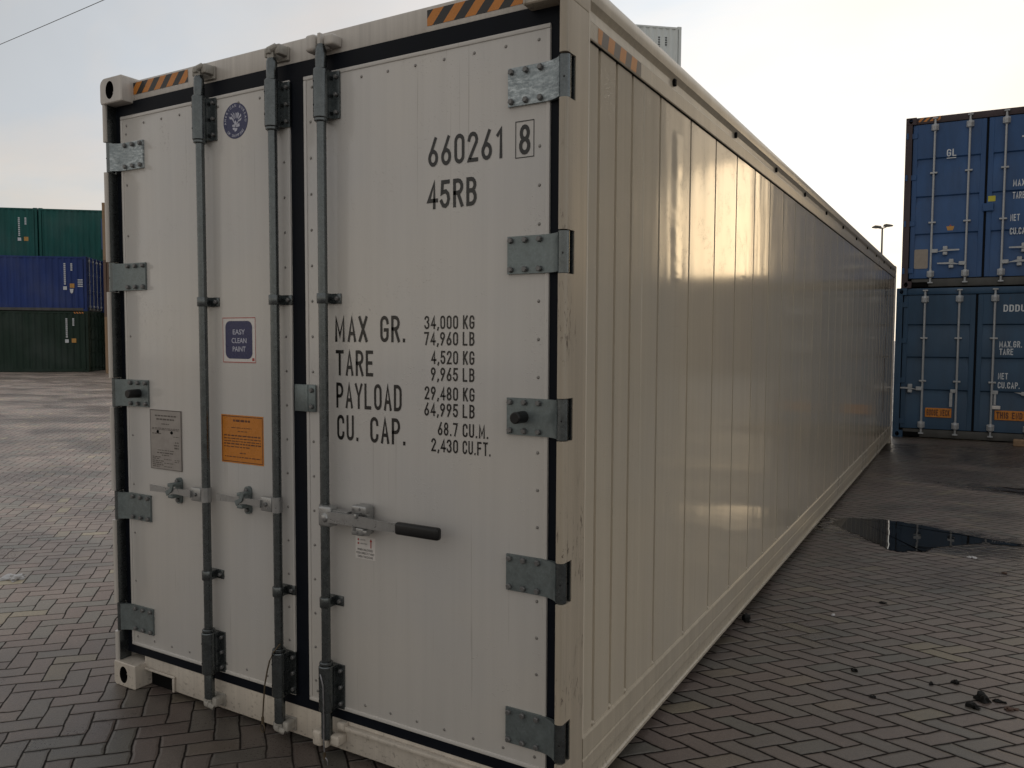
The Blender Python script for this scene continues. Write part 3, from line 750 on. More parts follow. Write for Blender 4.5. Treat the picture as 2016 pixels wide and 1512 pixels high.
small_handle(RX[0], left_door, .332, .452, 1.000); small_handle(RX[1], left_door, .783, .906, 1.004)

def big_handle():
    x, z, d = RX[2], .996, right_door; yh = YR-.030
    m = MB()
    m.rod(x, YR, [(z-.040, .0225), (z+.040, .0225)], 14)
    m.box(x-.004, x+.060, YR-.038, YR+.016, z-.042, z+.040, .010, 3); m.dome((x+.034, YR-.038, z-.004), .019, h=.55)
    m.prism([(x+.05, z+.022), (x+.05, z-.020), (1.60, z-.020), (1.66, z-.022), (1.79, z-.017), (1.79, z+.017), (1.68, z+.014), (1.62, z+.022)], yh-.010, yh)
    m.box(x+.05, x+.14, yh+.004, yh+.034, z-.026, z-.017); m.box(x+.05, x+.14, yh+.004, yh+.034, z+.018, z+.027)
    part('door_handle', m, 'handle_steel', d)
    m = MB(); m.box(1.766, 1.963, yh-.020, yh+.010, z-.024, z+.022, .011, 3)
    part('handle_grip', m, 'black_grip', d)
    m = MB()
    m.box(1.536, 1.604, .006, YD-.0005, .936, 1.052, .014, 3)
    m.box(1.546, 1.618, -.022, .010, 1.024, 1.056, .007, 3); m.box(1.546, 1.604, -.022, .010, .940, .972, .006, 3)
    m.box(1.572, 1.584, -.036, -.018, 1.008, 1.026, .002); m.tube([(1.604, -.008, .956), (1.622, -.008, .956)], .014, 12)
    m.mi = 1; m.dome((1.590, -.022, 1.044), .006); m.dome((1.598, -.022, 1.032), .005); m.dome((1.578, -.022, .954), .006); m.box(1.553, 1.563, -.0235, -.016, 1.028, 1.044); m.box(1.556, 1.570, -.0235, -.016, .958, .9725)
    part('handle_catch', m, ['handle_steel', 'bolt_steel'], d)
big_handle()
m = MB(); m.box(1.192, 1.306, YD-.013, YD-.004, 1.394, 1.504, .003); m.box(1.250, 1.268, YD-.016, YD-.010, 1.394, 1.504, .002)
m.mi = 1; m.hexbolt(1.290, YD-.013, 1.482, .010, .012); m.hexbolt(1.290, YD-.013, 1.416, .010, .012)
part('overlap_plate', m, ['galvanised_hinge', 'bolt_steel'], right_door)

# lettering on the right door
YT = YD-.0012
m = MB(); fit_stencil(m, '660261', 1.858, 2.170, 2.309, .104, YT, .135); fit_stencil(m, '8', 2.236, 2.279, 2.311, .100, YT, .145)
for a in ((2.221, 2.224, 2.301, 2.424), (2.291, 2.294, 2.301, 2.424), (2.224, 2.291, 2.301, 2.304), (2.224, 2.291, 2.421, 2.424)):
    m.flat([(a[0], a[2]), (a[1], a[2]), (a[1], a[3]), (a[0], a[3])], YT)
part('number_lettering', m, 'black_vinyl', right_door, 0)
m = MB(); fit_stencil(m, '45RB', 1.850, 2.066, 2.158, .100, YT, .145); part('type_lettering', m, 'black_vinyl', right_door, 0)
for txt, x0, x1, z in (('MAX', 1.404, 1.571, 1.677), ('GR.', 1.632, 1.750, 1.677), ('TARE', 1.407, 1.596, 1.545), ('PAYLOAD', 1.408, 1.733, 1.417), ('CU.', 1.411, 1.520, 1.290), ('CAP.', 1.580, 1.750, 1.290)):
    m = MB(); fit_stencil(m, txt, x0, x1, z, .100, YT, .135); part('weight_lettering', m, 'black_vinyl', right_door, 0)
for n_, u_, xa, xb, xc, xd, z in (('34,000', 'KG', 1.838, 1.988, 2.008, 2.058, 1.726), ('74,960', 'LB', 1.838, 1.988, 2.008, 2.058, 1.667), ('4,520', 'KG', 1.868, 1.988, 2.008, 2.058, 1.599), ('9,965', 'LB', 1.868, 1.988, 2.008, 2.058, 1.538),
        ('29,480', 'KG', 1.838, 1.988, 2.008, 2.059, 1.468), ('64,995', 'LB', 1.838, 1.988, 2.008, 2.059, 1.408), ('68.7', 'CU.M.', 1.899, 1.988, 2.008, 2.116, 1.339), ('2,430', 'CU.FT.', 1.868, 1.988, 2.008, 2.126, 1.278)):
    m = MB(); fit_stencil(m, n_, xa, xb, z, .049, YT, .145); fit_stencil(m, u_, xc, xd, z, .049, YT, .145); part('weight_lettering', m, 'black_vinyl', right_door, 0)

# warning stripes
def stripes(x0, x1, z0, z1, y, n, mapf=None, slant=.55):
    m = MB(); hgt = z1-z0; sl = hgt*slant; wd = (x1-x0)/n
    P = (lambda a, b: (a, y, b)) if mapf is None else mapf
    def clip(poly):
        out = poly
        for lim, sg in ((x0, 1), (x1, -1)):
            res = []
            for i in range(len(out)):
                a, b = out[i-1], out[i]; ia, ib = sg*(a[0]-lim) >= 0, sg*(b[0]-lim) >= 0
                if ia != ib:
                    tt = (lim-a[0])/(b[0]-a[0]); res.append((lim, a[1]+tt*(b[1]-a[1])))
                if ib: res.append(b)
            out = res
            if not out: return out
        return out
    for k in range(-3, int(2*n)+3):
        a = x0+(k-.5)*wd/2
        poly = clip([(a, z0), (a+wd/2, z0), (a+wd/2+sl, z1), (a+sl, z1)])
        if len(poly) > 2:
            m.mi = k % 2; m.add([P(*q) for q in poly], [tuple(range(len(poly)))])
    return m
part('warning_stripe', stripes(.158, .545, 2.818, 2.872, .0625, 4.5, slant=.9), ['orange_vinyl', 'black_vinyl'], smooth=0)
part('warning_stripe', stripes(1.848, 2.262, 2.812, 2.868, .0625, 4.5, slant=.9), ['orange_vinyl', 'black_vinyl'], smooth=0)

# stickers on the left door
YS = YD-.0010
def round_badge():
    m = MB(); cx, cz, r = .855, 2.607, .0745
    m.mi = 0; m.prism([(cx+r*math.cos(2*math.pi*k/40), cz+r*math.sin(2*math.pi*k/40)) for k in range(40)], YS, YD-.0001)
    m.mi = 1
    def ring(text, a0, a1, inward):
        n = len(text)
        for i, ch in enumerate(text):
            if ch == ' ': continue
            a = R(a0+(a1-a0)*(i+.5)/n); vs, fs = font2d(ch, .02); s = .0155
            lx = (min(v[0] for v in vs)+max(v[0] for v in vs))/2
            out = []
            for v in vs:
                px, pz = (v[0]-lx)*s, (v[1]-.36)*s
                if inward: rr, tang = .0625-pz, px; out.append((cx+rr*math.cos(a)-tang*math.sin(a), YS-.0006, cz+rr*math.sin(a)+tang*math.cos(a)))
                else: rr, tang = .0625+pz, px; out.append((cx+rr*math.cos(a)+tang*math.sin(a), YS-.0006, cz+rr*math.sin(a)-tang*math.cos(a)))
            m.add(out, fs)
    ring('AMERICAN BUREAU', 192, -12, False); ring('OF SHIPPING', 222, 318, True)
    E = lambda pts: m.flat([(cx+a*.001, cz+b*.001) for a, b in pts], YS-.0006)
    # eagle with raised wings over a shield, in white line work
    for q in ([(-40, 24), (-34, 18), (-24, 20), (-12, 8), (-6, -6), (-10, -8), (-20, 8), (-34, 10)], [(-30, 32), (-22, 26), (-12, 12), (-8, 6), (-12, 20), (-22, 32)], [(-18, 38), (-12, 30), (-6, 8), (-3, 6), (-6, 30)],
              [(2, 34), (2, 10), (6, 8), (10, 30)], [(14, 34), (10, 12), (14, 8), (24, 26)], [(34, 26), (16, 8), (14, 2), (36, 14)], [(38, 8), (14, -2), (12, -8), (34, -2)],
              [(-8, -6), (0, 2), (6, -6), (4, -18), (-6, -18)], [(8, -8), (18, -4), (16, -10), (6, -22), (2, -20)], [(-20, -16), (-8, -14), (0, -20), (-2, -26), (-18, -24)], [(2, -20), (14, -16), (24, -12), (26, -26), (12, -28), (2, -26)],
              [(-18, -28), (-4, -28), (-2, -36), (-14, -38)], [(0, -30), (12, -32), (8, -42), (-2, -46), (-8, -40)]): E(q)
    part('round_badge', m, ['navy_vinyl', 'decal_white'], left_door, 0)
round_badge()
def paint_sticker():
    m = MB(); x0, x1, z0, z1 = .754, .958, 1.583, 1.779
    m.mi = 0; m.prism([(x0, z0), (x1, z0), (x1, z1), (x0, z1)], YS, YD-.0001)
    m.mi = 1; t = .0035
    for a in ((x0+.001, x1-.001, z1-t-.001, z1-.001), (x0+.001, x1-.001, z0+.001, z0+t+.001), (x0+.001, x0+t, z0+t+.001, z1-t-.001), (x1-t, x1-.001, z0+t+.001, z1-t-.001)):
        m.flat([(a[0], a[2]), (a[1], a[2]), (a[1], a[3]), (a[0], a[3])], YS-.0004)
    m.flat([(x1-.022, z0+.009), (x1-.009, z0+.009), (x1-.009, z0+.022), (x1-.022, z0+.022)], YS-.0004)
    m.mi = 2; m.flat(rrect(x0+.018, x1-.020, z0+.018, z1-.016, .028, 6), YS-.0005)
    m.mi = 3
    for txt, a, b, z in (('EASY', .819, .894, 1.705), ('CLEAN', .811, .903, 1.668), ('PAINT', .817, .897, 1.632)): font_box(m, txt, a, b, z, z+.022, YS-.0009, .012)
    part('paint_sticker', m, ['white_vinyl', 'red_vinyl', 'navy_vinyl', 'decal_white'], left_door, 0)
paint_sticker()
def orange_sticker():
    m = MB(); x0, x1, z0, z1 = .736, .997, 1.147, 1.357
    m.mi = 0; m.prism([(x0, z0), (x1, z0), (x1, z1), (x0, z1)], YS, YD-.0001)
    m.mi = 1; t = .003; i = .005
    for a in ((x0+i, x1-i, z1-t-i, z1-i), (x0+i, x1-i, z0+i, z0+t+i), (x0+i, x0+t+i, z0+t+i, z1-t-i), (x1-t-i, x1-i, z0+t+i, z1-t-i)):
        m.flat([(a[0], a[2]), (a[1], a[2]), (a[1], a[3]), (a[0], a[3])], YS-.0004)
    bars(m, .812, .916, 1.328, .009, YS-.0004, 1); bars(m, .80, .925, 1.300, .003, YS-.0004, 2); bars(m, .84, .90, 1.285, .003, YS-.0004, 3)
    for k, z in enumerate((1.264, 1.252, 1.240, 1.228, 1.216)): bars(m, x0+.016, x1-.016, z, .0055 if k in (0, 3) else .004, YS-.0004, 10+k, 1 if k < 4 else .6)
    bars(m, .85, .89, 1.190, .004, YS-.0004, 30); bars(m, x0+.02, x1-.016, 1.172, .004, YS-.0004, 31)
    part('warning_sticker', m, ['orange_vinyl', 'decal_ink'], left_door, 0)
orange_sticker()
def data_plate():
    m = MB(); x0, x1, z0, z1 = .248, .470, 1.077, 1.355
    m.mi = 0; m.box(x0, x1, YD-.004, YD-.0003, z0, z1, .001); y = YD-.0046
    m.mi = 1; t = .004
    for a in ((x0, x1, z1-t, z1), (x0, x1, z0, z0+t*.6), (x0, x0+t*.7, z0, z1), (x1-t, x1, z0, z1)): m.flat([(a[0], a[2]), (a[1], a[2]), (a[1], a[3]), (a[0], a[3])], y)
    for k, (a, b, z, hh) in enumerate(((.285, .435, 1.325, .006), (.295, .42, 1.308, .007), (.33, .385, 1.288, .004), (.262, .455, 1.268, .003), (.26, .45, 1.262, .003), (.262, .33, 1.242, .004), (.415, .455, 1.232, .003), (.425, .45, 1.205, .005), (.418, .452, 1.192, .005), (.42, .45, 1.178, .007),
            (.30, .42, 1.165, .003), (.295, .41, 1.152, .005), (.33, .38, 1.142, .004), (.262, .32, 1.132, .004), (.262, .31, 1.124, .004), (.262, .345, 1.114, .004), (.262, .335, 1.105, .004), (.262, .34, 1.096, .004), (.262, .31, 1.087, .004), (.345, .40, 1.124, .003), (.345, .41, 1.106, .003), (.345, .40, 1.09, .003), (.42, .455, 1.124, .003), (.42, .45, 1.116, .003))):
        bars(m, a, b, z, hh, y-.0003, 60+k)
    m.mi = 2; m.dome((.303, YD-.004, 1.252), .0085); m.dome((.402, YD-.004, 1.252), .0085)
    part('data_plate', m, ['plate_metal', 'plate_ink', 'black_hole'], left_door, 0)
data_plate()
def instruction():
    m = MB(); x0, x1, z0, z1 = 1.502, 1.602, .828, .916
    m.mi = 0; m.prism([(x0, z0), (x1, z0), (x1, z1), (x0, z1)], YS, YD-.0001)
    m.mi = 1
    for z in (.903, .888): m.flat(rrect(1.513, 1.521, z-.004, z+.004, .003, 3), YS-.0004)
    m.flat([(1.578, .875), (1.583, .875), (1.583, .900), (1.587, .900), (1.5805, .911), (1.574, .900), (1.578, .900)], YS-.0004)
    m.mi = 2
    font_box(m, 'LOCKED', 1.528, 1.553, .901, .906, YS-.0004); font_box(m, 'UNLOCKED', 1.528, 1.562, .886, .891, YS-.0004)
    font_box(m, 'WHEN UNLOCKED', 1.512, 1.590, .860, .869, YS-.0004, .01); font_box(m, 'PUSH DIRECTLY AND', 1.507, 1.597, .846, .855, YS-.0004, .01); font_box(m, 'OPEN THE DOOR', 1.514, 1.590, .832, .841, YS-.0004, .01)
    part('instruction_label', m, ['white_vinyl', 'red_vinyl', 'black_vinyl'], right_door, 0)
instruction()

# the long side wall (right), the plain left wall, rails, roof, far end
XP = 2.428
def side_panel():
    g = [.278, .433, .588]; seam = .712; y = .900
    while y < L-.35: g.append(y); y += .4105
    prof = [(.176, XP)]
    for y in sorted(g):
        prof += [(y-.0105, XP), (y-.008, XP-.014), (y+.008, XP-.014), (y+.0105, XP)]
    prof.append((L-.10, XP))
    # one seam only a lap joint: a 2 mm step
    m = MB(); out = []
    for i, (yy, xx) in enumerate(prof):
        out.append((xx, yy))
        if yy < seam <= (prof[i+1][0] if i+1 < len(prof) else 0): out += [(XP, seam-.003), (XP+.002, seam), (XP, seam+.002)]
    zs = [.27, .9, 1.5, 2.1, 2.705]
    n = len(out); vs = []
    rr = random.Random(11)
    for zi, z in enumerate(zs):
        for xx, yy in out: vs.append((xx, yy, z))
    fs = [(k*n+i, k*n+i+1, (k+1)*n+i+1, (k+1)*n+i) for k in range(len(zs)-1) for i in range(n-1)]
    m.add(vs, fs)
    m.box(XP-.07, XP-.02, .176, L-.1, .27, 2.705)
    m.mi = 1
    for y in g: m.dome((XP-.004, y-.004, .298), .011, '+x', 8, .9)
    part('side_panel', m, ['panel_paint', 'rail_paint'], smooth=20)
    m = MB(); m.box(.012, .07, .166, L-.1, .10, 2.82, .002); part('side_panel', m, 'panel_paint')
side_panel()
m = MB(); m.tube([(2.4335, .172, .29), (2.4335, .172, 2.79)], .0062, 8); m.box(2.395, 2.430, .166, .190, .288, 2.80, .003)
part('edge_trim', m, 'trim_paint')
def rails():
    # bottom rail with two rolled lines and a turned-out toe
    m = MB(); y0, y1 = .178, L-.178
    pr = [(2.36, .288), (2.431, .288), (2.4365, .280), (2.4365, .212), (2.4335, .207), (2.4335, .203), (2.4365, .198), (2.4365, .150), (2.432, .143), (2.428, .100), (2.430, .090), (2.438, .086), (2.438, .074), (2.40, .070), (2.36, .070)]
    n = len(pr); m.add([(a, y0, b) for a, b in pr]+[(a, y1, b) for a, b in pr], [(k, (k+1) % n, n+(k+1) % n, n+k) for k in range(n)]+[tuple(range(n)), tuple(range(2*n-1, n-1, -1))])
    part('bottom_rail', m, 'rail_paint', smooth=20)
    m = MB()
    pr = [(2.36, 2.700), (2.4345, 2.700), (2.4365, 2.704), (2.4365, 2.760), (2.433, 2.766), (2.424, 2.768), (2.421, 2.806), (2.428, 2.818), (2.436, 2.828), (2.438, 2.850), (2.437, 2.872), (2.430, 2.889), (2.416, 2.895), (2.36, 2.8945)]
    n = len(pr); m.add([(a, y0, b) for a, b in pr]+[(a, y1, b) for a, b in pr], [(k, (k+1) % n, n+(k+1) % n, n+k) for k in range(n)]+[tuple(range(n)), tuple(range(2*n-1, n-1, -1))])
    m.mi = 1
    yy = 1.06
    while yy < L-.4:
        m.box(2.418, 2.4345, yy, yy+.022, 2.786, 2.816, .003); yy += 1.02
    m.box(2.40, 2.4325, .2, L-.2, 2.6955, 2.7005)
    part('top_rail', m, ['rail_paint', 'black_hole'], smooth=20)
    m = MB(); m.box(0, .07, .178, L-.178, 2.82, 2.894, .01); part('top_rail', m, 'rail_paint')
    m = MB(); m.box(0, .07, .178, L-.178, .07, .10, .01); part('bottom_rail', m, 'rail_paint')
    m = MB(); m.box(.07, 2.36, .2, L-.12, 2.78, 2.884); part('roof', m, 'frame_paint')
    m = MB(); m.box(.07, 2.36, .16, L-.15, .13, .24); part('floor', m, 'black_hole')
    m = MB(); m.box(.07, 2.36, L-.16, L-.02, .10, 2.79); part('end_wall', m, 'frame_paint')
rails()
part('warning_stripe', stripes(.245, .650, 2.705, 2.757, 0, 3.75, lambda a, b: (2.4372, a, b), .28), ['orange_dull', 'grey_vinyl'], smooth=0)
m = MB()
vert = lambda zt, y: (lambda a, b, d: (XP+.0012+(-d)*.1, y-b, zt-a))
for txt, y, zt, hh in (('660261 8', 10.83, 2.50, .09), ('45RB', 10.62, 2.53, .09)): stencil(m, txt, 0, 0, hh, 0, thick=.16, mapf=vert(zt, y))
m.mi = 1
for y, z0, z1, hw in ((10.72, .62, 1.05, .030), (10.74, 1.10, 1.42, .034), (10.80, 1.55, 1.78, .034)): m.box(XP+.0005, XP+.003, y-hw, y+hw, z0, z1)
part('side_lettering', m, ['black_vinyl', 'grey_vinyl'], smooth=0)

# ------------------------------------------------------------------ seal cables hanging from the lock rods
def cable(pts, loop, label, mats):
    m = MB(); m.tube(pts, .0032, 6)
    m.tube(loop, .0026, 6)
    p = pts[-1]; m.mi = 1; m.tube([(p[0], p[1], p[2]+.008), (p[0], p[1], p[2]-.022)], .0058, 8)
    obj('seal_cable', m, mats, label=label, category='seal cable')
x = RX[1]
loop = lambda px, py, pz, r, s=1.4: [(px+r*math.sin(a), py, pz-r*s+r*s*math.cos(a)) for a in [2*math.pi*k/12 for k in range(13)]]
cable([(x+.030, YR-.022, .430), (x+.002, YR-.033, .392), (x-.020, YR-.034, .352), (x-.034, YR-.034, .310), (x-.050, YR-.034, .245), (x-.060, YR-.034, .160), (x-.066, YR-.034, .094)],
      loop(x-.067, YR-.034, .074, .012, 1.6), 'thin rusty seal cable dangling off the middle lock rod', ['seal_cable', 'seal_cable'])
x = RX[2]
cable([(x-.022, YR-.004, .392), (x-.004, YR-.030, .352), (x+.012, YR-.034, .315), (x+.016, YR-.035, .24), (x+.016, YR-.037, .10), (x+.022, YR-.038, .040)],
      loop(x+.026, YR-.038, .026, .013, 1.7), 'pale wire seal cable hanging down the rightmost lock rod', ['wire_grey', 'seal_cable'])

# ------------------------------------------------------------------ the other containers
def corrug(length, z0, z1, depth=.036, pitch=.278, y0=.0):
    """corrugated sheet profile along +y at x in 0..depth (outer face at 0)"""
    pts = []; y = y0
    while y < y0+length:
        for a, d in ((0, 0), (.072, 0), (.139, depth), (.211, depth)):
            if y+a < y0+length: pts.append((y+a, d))
        y += pitch
    pts.append((y0+length, 0)); return pts
def box_container(label, cat='container', loc=(0, 0, 0), rz=0.0, group=None, L=12.192, H=2.591, paint='navy_paint', post='navy_paint', sillp='navy_paint', doors=True, detail=True, rods='rod_galv'):
    W = 2.438; t = thing('shipping_container', label, cat, loc, rz, group)
    P = lambda n, mb, mt, par=t, sm=25: obj(n, mb, mt, par, sm)
    for s in (0, 1):
        pr = corrug(L-.30, 0, 0, y0=.15); n = len(pr)
        X = (lambda d: .012+d) if s == 0 else (lambda d: W-.012-d)
        m = MB(); m.add([(X(d), y, .15) for y, d in pr]+[(X(d), y, H-.09) for y, d in pr], [(k, k+1, n+k+1, n+k) for k in range(n-1)]); P('side_wall', m, paint)
    m = MB(); m.box(.05, W-.05, .05, L-.05, H-.05, H-.02); P('roof', m, paint)
    m = MB(); m.box(.06, W-.06, L-.07, L-.03, .15, H-.1); P('end_wall', m, paint)
    m = MB(); m.box(.06, W-.06, .10, L-.06, .10, .16); P('floor', m, 'black_hole')
    for x0 in (0, W-CW):
        for yy in (0, L-.178):
            for z0 in (0, H-CH):
                if detail and yy == 0: P('corner_casting', casting(x0, x0+CW, 0, .178, z0, z0+CH, (.006,)*4), [post, 'black_hole'])
                else:
                    m = MB(); m.box(x0, x0+CW, yy, yy+.178, z0, z0+CH, .006, 1); P('corner_casting', m, post)
            m = MB(); xx = 0 if x0 == 0 else W-.10
            m.box(xx, xx+.10, yy+(.006 if yy == 0 else .06), yy+(.12 if yy == 0 else .172), CH, H-CH); P('corner_post', m, post)
    for s in (0, 1):
        xx = .003 if s == 0 else W-.063
        m = MB(); m.box(xx, xx+.06, .178, L-.178, H-.10, H-.03); P('top_rail', m, paint)
        m = MB()
        # lower rail with two fork pockets
        segs = [.178, L/2-1.4, L/2-1.04, L/2+1.04, L/2+1.4, L-.178] if L > 7 else [.178, L/2-.9, L/2-.54, L/2+.54, L/2+.9, L-.178]
        for a, b in zip(segs[::2], segs[1::2]): m.box(xx, xx+.06, a, b, .02, .15)
        m.box(xx+.01, xx+.05, segs[1], segs[2], .12, .15); m.box(xx+.01, xx+.05, segs[3], segs[4], .12, .15)
        P('bottom_rail', m, sillp)
    m = MB(); m.box(CW, W-CW, .03, .15, H-.115, H-.006, .006); P('header', m, post if post != paint else paint)
    m = MB(); m.box(CW+.20, W-CW-.20, .04, .16, .02, .15, .004); m.box(CW, CW+.20, .045, .15, .10, .15); m.box(W-CW-.20, W-CW, .045, .15, .10, .15); P('sill', m, sillp)
    if not doors: return t
    m = MB(); m.box(.10, W-.10, .075, .10, .15, H-.115); P('door_gasket', m, 'rubber')
    z0, z1 = .165, H-.125
    for s in (0, 1):
        x0, x1 = (.115, W/2-.018) if s == 0 else (W/2+.018, W-.115)
        m = MB(); yo = .045; n = 4; fz = .085; span = (z1-z0-.06)/n
        # door sheet pressed into wide raised fields with recessed bands between them
        m.box(x0, x0+.075, yo-.004, .075, z0, z1, .004, 1); m.box(x1-.075, x1, yo-.004, .075, z0, z1, .004, 1)
        pr = [(z0, yo)]
        for k in range(1, n):
            zc = z0+.03+span*k+.03
            pr += [(zc-.085, yo), (zc-.020, yo+.028), (zc+.045, yo+.028), (zc+.066, yo)]
        pr.append((z1, yo)); q = len(pr)
        m.add([(x0+.075, y, z) for z, y in pr]+[(x1-.075, y, z) for z, y in pr], [(k, k+1, q+k+1, q+k) for k in range(q-1)])
        d = P('door', m, paint)
        for rx in ((x0+.33, x1-.24) if s == 0 else (x0+.24, x1-.33)):
            m = MB(); yr = .012
            m.rod(rx, yr, [(.07, .017), (H-.05, .017)], 10)
            for zz in (z0+.07, z1-.07):
                m.rod(rx, yr, [(zz-.07, .020), (zz-.05, .043), (zz+.02, .048), (zz+.06, .026)], 10); m.box(rx-.055, rx+.055, yr, .05, zz-.05, zz+.05, .006, 1)
            for zz in (z0+(z1-z0)*.36, z0+(z1-z0)*.68):
                m.box(rx-.055, rx+.055, yr-.020, .05, zz-.014, zz+.014, .004, 1)
            for zz in (.085, H-.045):
                m.box(rx-.040, rx+.040, -.012, .042, zz-.012, zz+.012, .004, 1)
            P('lock_rod', m, rods, d)
        for hz in [z0+(z1-z0)*k for k in (.05, .36, .66, .93)]:
            m = MB(); hx = .035 if s == 0 else W-.035-.15
            m.box(hx, hx+.15, .026, .041, hz-.045, hz+.045, .006, 1); m.rod(.03 if s == 0 else W-.03, .012, [(hz-.05, .020), (hz+.05, .020)], 8)
            P('hinge', m, paint, d)
    return t
def chd(t, name): return [c for c in t.children if c.name.split('.')[0] == name]

# right-hand blue stack
BX, BY, BR = 2.445, 13.08, R(2.2)
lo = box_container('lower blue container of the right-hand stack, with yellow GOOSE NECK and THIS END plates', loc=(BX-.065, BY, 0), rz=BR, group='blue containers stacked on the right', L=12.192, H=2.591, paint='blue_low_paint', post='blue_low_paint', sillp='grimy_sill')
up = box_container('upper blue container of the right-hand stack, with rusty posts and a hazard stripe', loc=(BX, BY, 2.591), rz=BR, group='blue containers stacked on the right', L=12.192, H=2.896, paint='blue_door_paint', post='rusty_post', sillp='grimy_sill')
def doors_of(t): return sorted(chd(t, 'door'), key=lambda o: o.name)
def lever(d, x0, x1, z, y=-.006, cx=None):
    m = MB(); s = 1 if x1 > x0 else -1
    m.box(min(x0, x0+s*.10), max(x0, x0+s*.10), y-.006, y+.02, z-.032, z+.032, .005, 1)
    m.prism([(x0+s*.08, z-.018), (x1, z-.004), (x1, z+.018), (x0+s*.20, z+.022)] if s > 0 else [(x0+s*.08, z-.018), (x0+s*.20, z+.022), (x1, z+.018), (x1, z-.004)], y-.012, y)
    obj('door_handle', m, 'rod_galv', d, 25)
    if cx is not None:
        m = MB(); m.box(cx-.035, cx+.035, y-.016, .046, z+.01, z+.075, .008, 1); m.box(cx-.035, cx+.035, y-.012, .046, z-.075, z-.02, .008, 1); m.box(cx-.012, cx+.012, .03, .046, z-.07, z+.07)
        obj('handle_catch', m, 'rod_galv', d, 25)
dl2, dr2 = doors_of(up); dl1, dr1 = doors_of(lo)
Xr = [.445, .961, 1.477, 1.993]
lever(dl2, Xr[0], Xr[0]+.42, .62, cx=Xr[0]+.21); lever(dl2, Xr[1], Xr[1]-.42, .40, cx=Xr[1]-.21)
lever(dr2, Xr[3], Xr[3]-.42, .62, cx=Xr[3]-.21); lever(dr2, Xr[2], Xr[2]+.46, .40, cx=Xr[2]+.25)
lever(dl1, Xr[0], Xr[0]-.34, .86, cx=Xr[0]-.19); lever(dr1, Xr[3], Xr[3]-.03, .82)
lever(dr1, Xr[3], Xr[3]+.34, .82, cx=Xr[3]+.19)
m = MB(); m.box(Xr[1]-.09, Xr[1]-.01, -.012, .02, .80, .86, .006, 1); m.box(Xr[1]-.10, Xr[1]-.055, -.010, .0, .56, .80, .004, 1)
obj('door_handle', m, 'rod_galv', dl1, 25)
m = MB(); m.box(Xr[2]+.01, Xr[2]+.09, -.012, .02, .80, .86, .006, 1); m.box(Xr[2]+.03, Xr[2]+.065, -.008, .002, .62, .80, .004, 1); m.mi = 1; m.box(Xr[2]+.01, Xr[2]+.13, -.02, -.004, .55, .61, .008, 1)
obj('door_handle', m, ['rod_galv', 'white_vinyl'], dr1, 25)
yl = .0435
def on(d, name, mats, *items):
    if name == 'lettering':
        for it in items: m = MB(); it[1](m); obj(name, m, mats, d, 0)
        return
    m = MB()
    for it in items:
        m.mi = it[0]; it[1](m)
    return obj(name, m, mats, d, 0)
on(dl2, 'lettering', ['letter_white'], (0, lambda m: fit_stencil(m, 'GL', .63, .77, 2.20, .12, yl, .14)), (0, lambda m: m.flat([(.63, 2.165), (.77, 2.165), (.77, 2.178), (.63, 2.178)], yl)))
on(dr2, 'lettering', ['letter_white'], (0, lambda m: fit_stencil(m, 'TL', 1.70, 1.93, 2.26, .17, yl, .15)), (0, lambda m: fit_stencil(m, 'MAX.GR.', 1.60, 1.93, 1.62, .11, yl, .155)), (0, lambda m: fit_stencil(m, 'TARE', 1.60, 1.77, 1.42, .11, yl, .155)),
   (0, lambda m: fit_stencil(m, 'NET', 1.58, 1.71, 1.06, .11, yl, .155)), (0, lambda m: fit_stencil(m, 'CU.CAP.', 1.58, 1.86, .84, .11, yl, .155)))
on(dl2, 'maker_plate', ['label_buff'], (0, lambda m: m.prism(rrect(.19, .40, .33, .66, .02, 3), .036, .0445)))
on(dl2, 'small_label', ['label_amber', 'red_vinyl'], (0, lambda m: m.flat([(.68, .96), (.76, .96), (.78, 1.03), (.66, 1.03)], yl)), (1, lambda m: m.flat([(.70, 1.03), (.74, 1.03), (.72, 1.06)], yl)))
m = MB(); m.box(W/2-.035, W/2+.12, -.002, .040, 1.24, 1.37, .01, 1); obj('overlap_plate', m, 'blue_door_paint', dr2, 25)
on(dr2, 'small_label', ['label_yellow'], (0, lambda m: m.flat([(1.255, 1.40), (1.36, 1.40), (1.36, 1.49), (1.255, 1.49)], .040)))
on(dr1, 'lettering', ['letter_white'], (0, lambda m: fit_stencil(m, 'DDDU', 1.60, 1.91, 2.17, .115, yl, .16)), (0, lambda m: fit_stencil(m, 'MAX.GR.', 1.56, 1.88, 1.58, .105, yl, .155)), (0, lambda m: fit_stencil(m, 'TARE', 1.565, 1.76, 1.455, .105, yl, .155)),
   (0, lambda m: fit_stencil(m, 'NET', 1.56, 1.70, 1.05, .105, yl, .155)), (0, lambda m: fit_stencil(m, 'CU.CAP.', 1.56, 1.87, .90, .105, yl, .155)))
def plate(d, txt, x0, x1):
    m = MB(); m.box(x0, x1, .028, .040, .37, .53, .004, 1); m.mi = 1; fit_stencil(m, txt, x0+.025, x1-.025, .395, .11, .0270, .19)
    obj('name_plate', m, ['orange_vinyl', 'decal_ink'], d, 0)
plate(dl1, 'GOOSE NECK', .50, .90); plate(dr1, 'THIS END', 1.53, 1.95)
m = stripes(.19, .52, 2.815, 2.885, .0285, 3.5, slant=.9); obj('warning_stripe', m, ['orange_vinyl', 'black_vinyl'], up, 0)
for t, hgt in ((lo, 2.591), (up, 2.896)):
    m = MB(); m.box(CW, CW+.26, .036, .046, .02, .10); obj('fork_slot', m, 'black_hole', t, 0)
m = MB(); m.box(-.45, .45, -.07, .07, 0, .11, .012, 1)
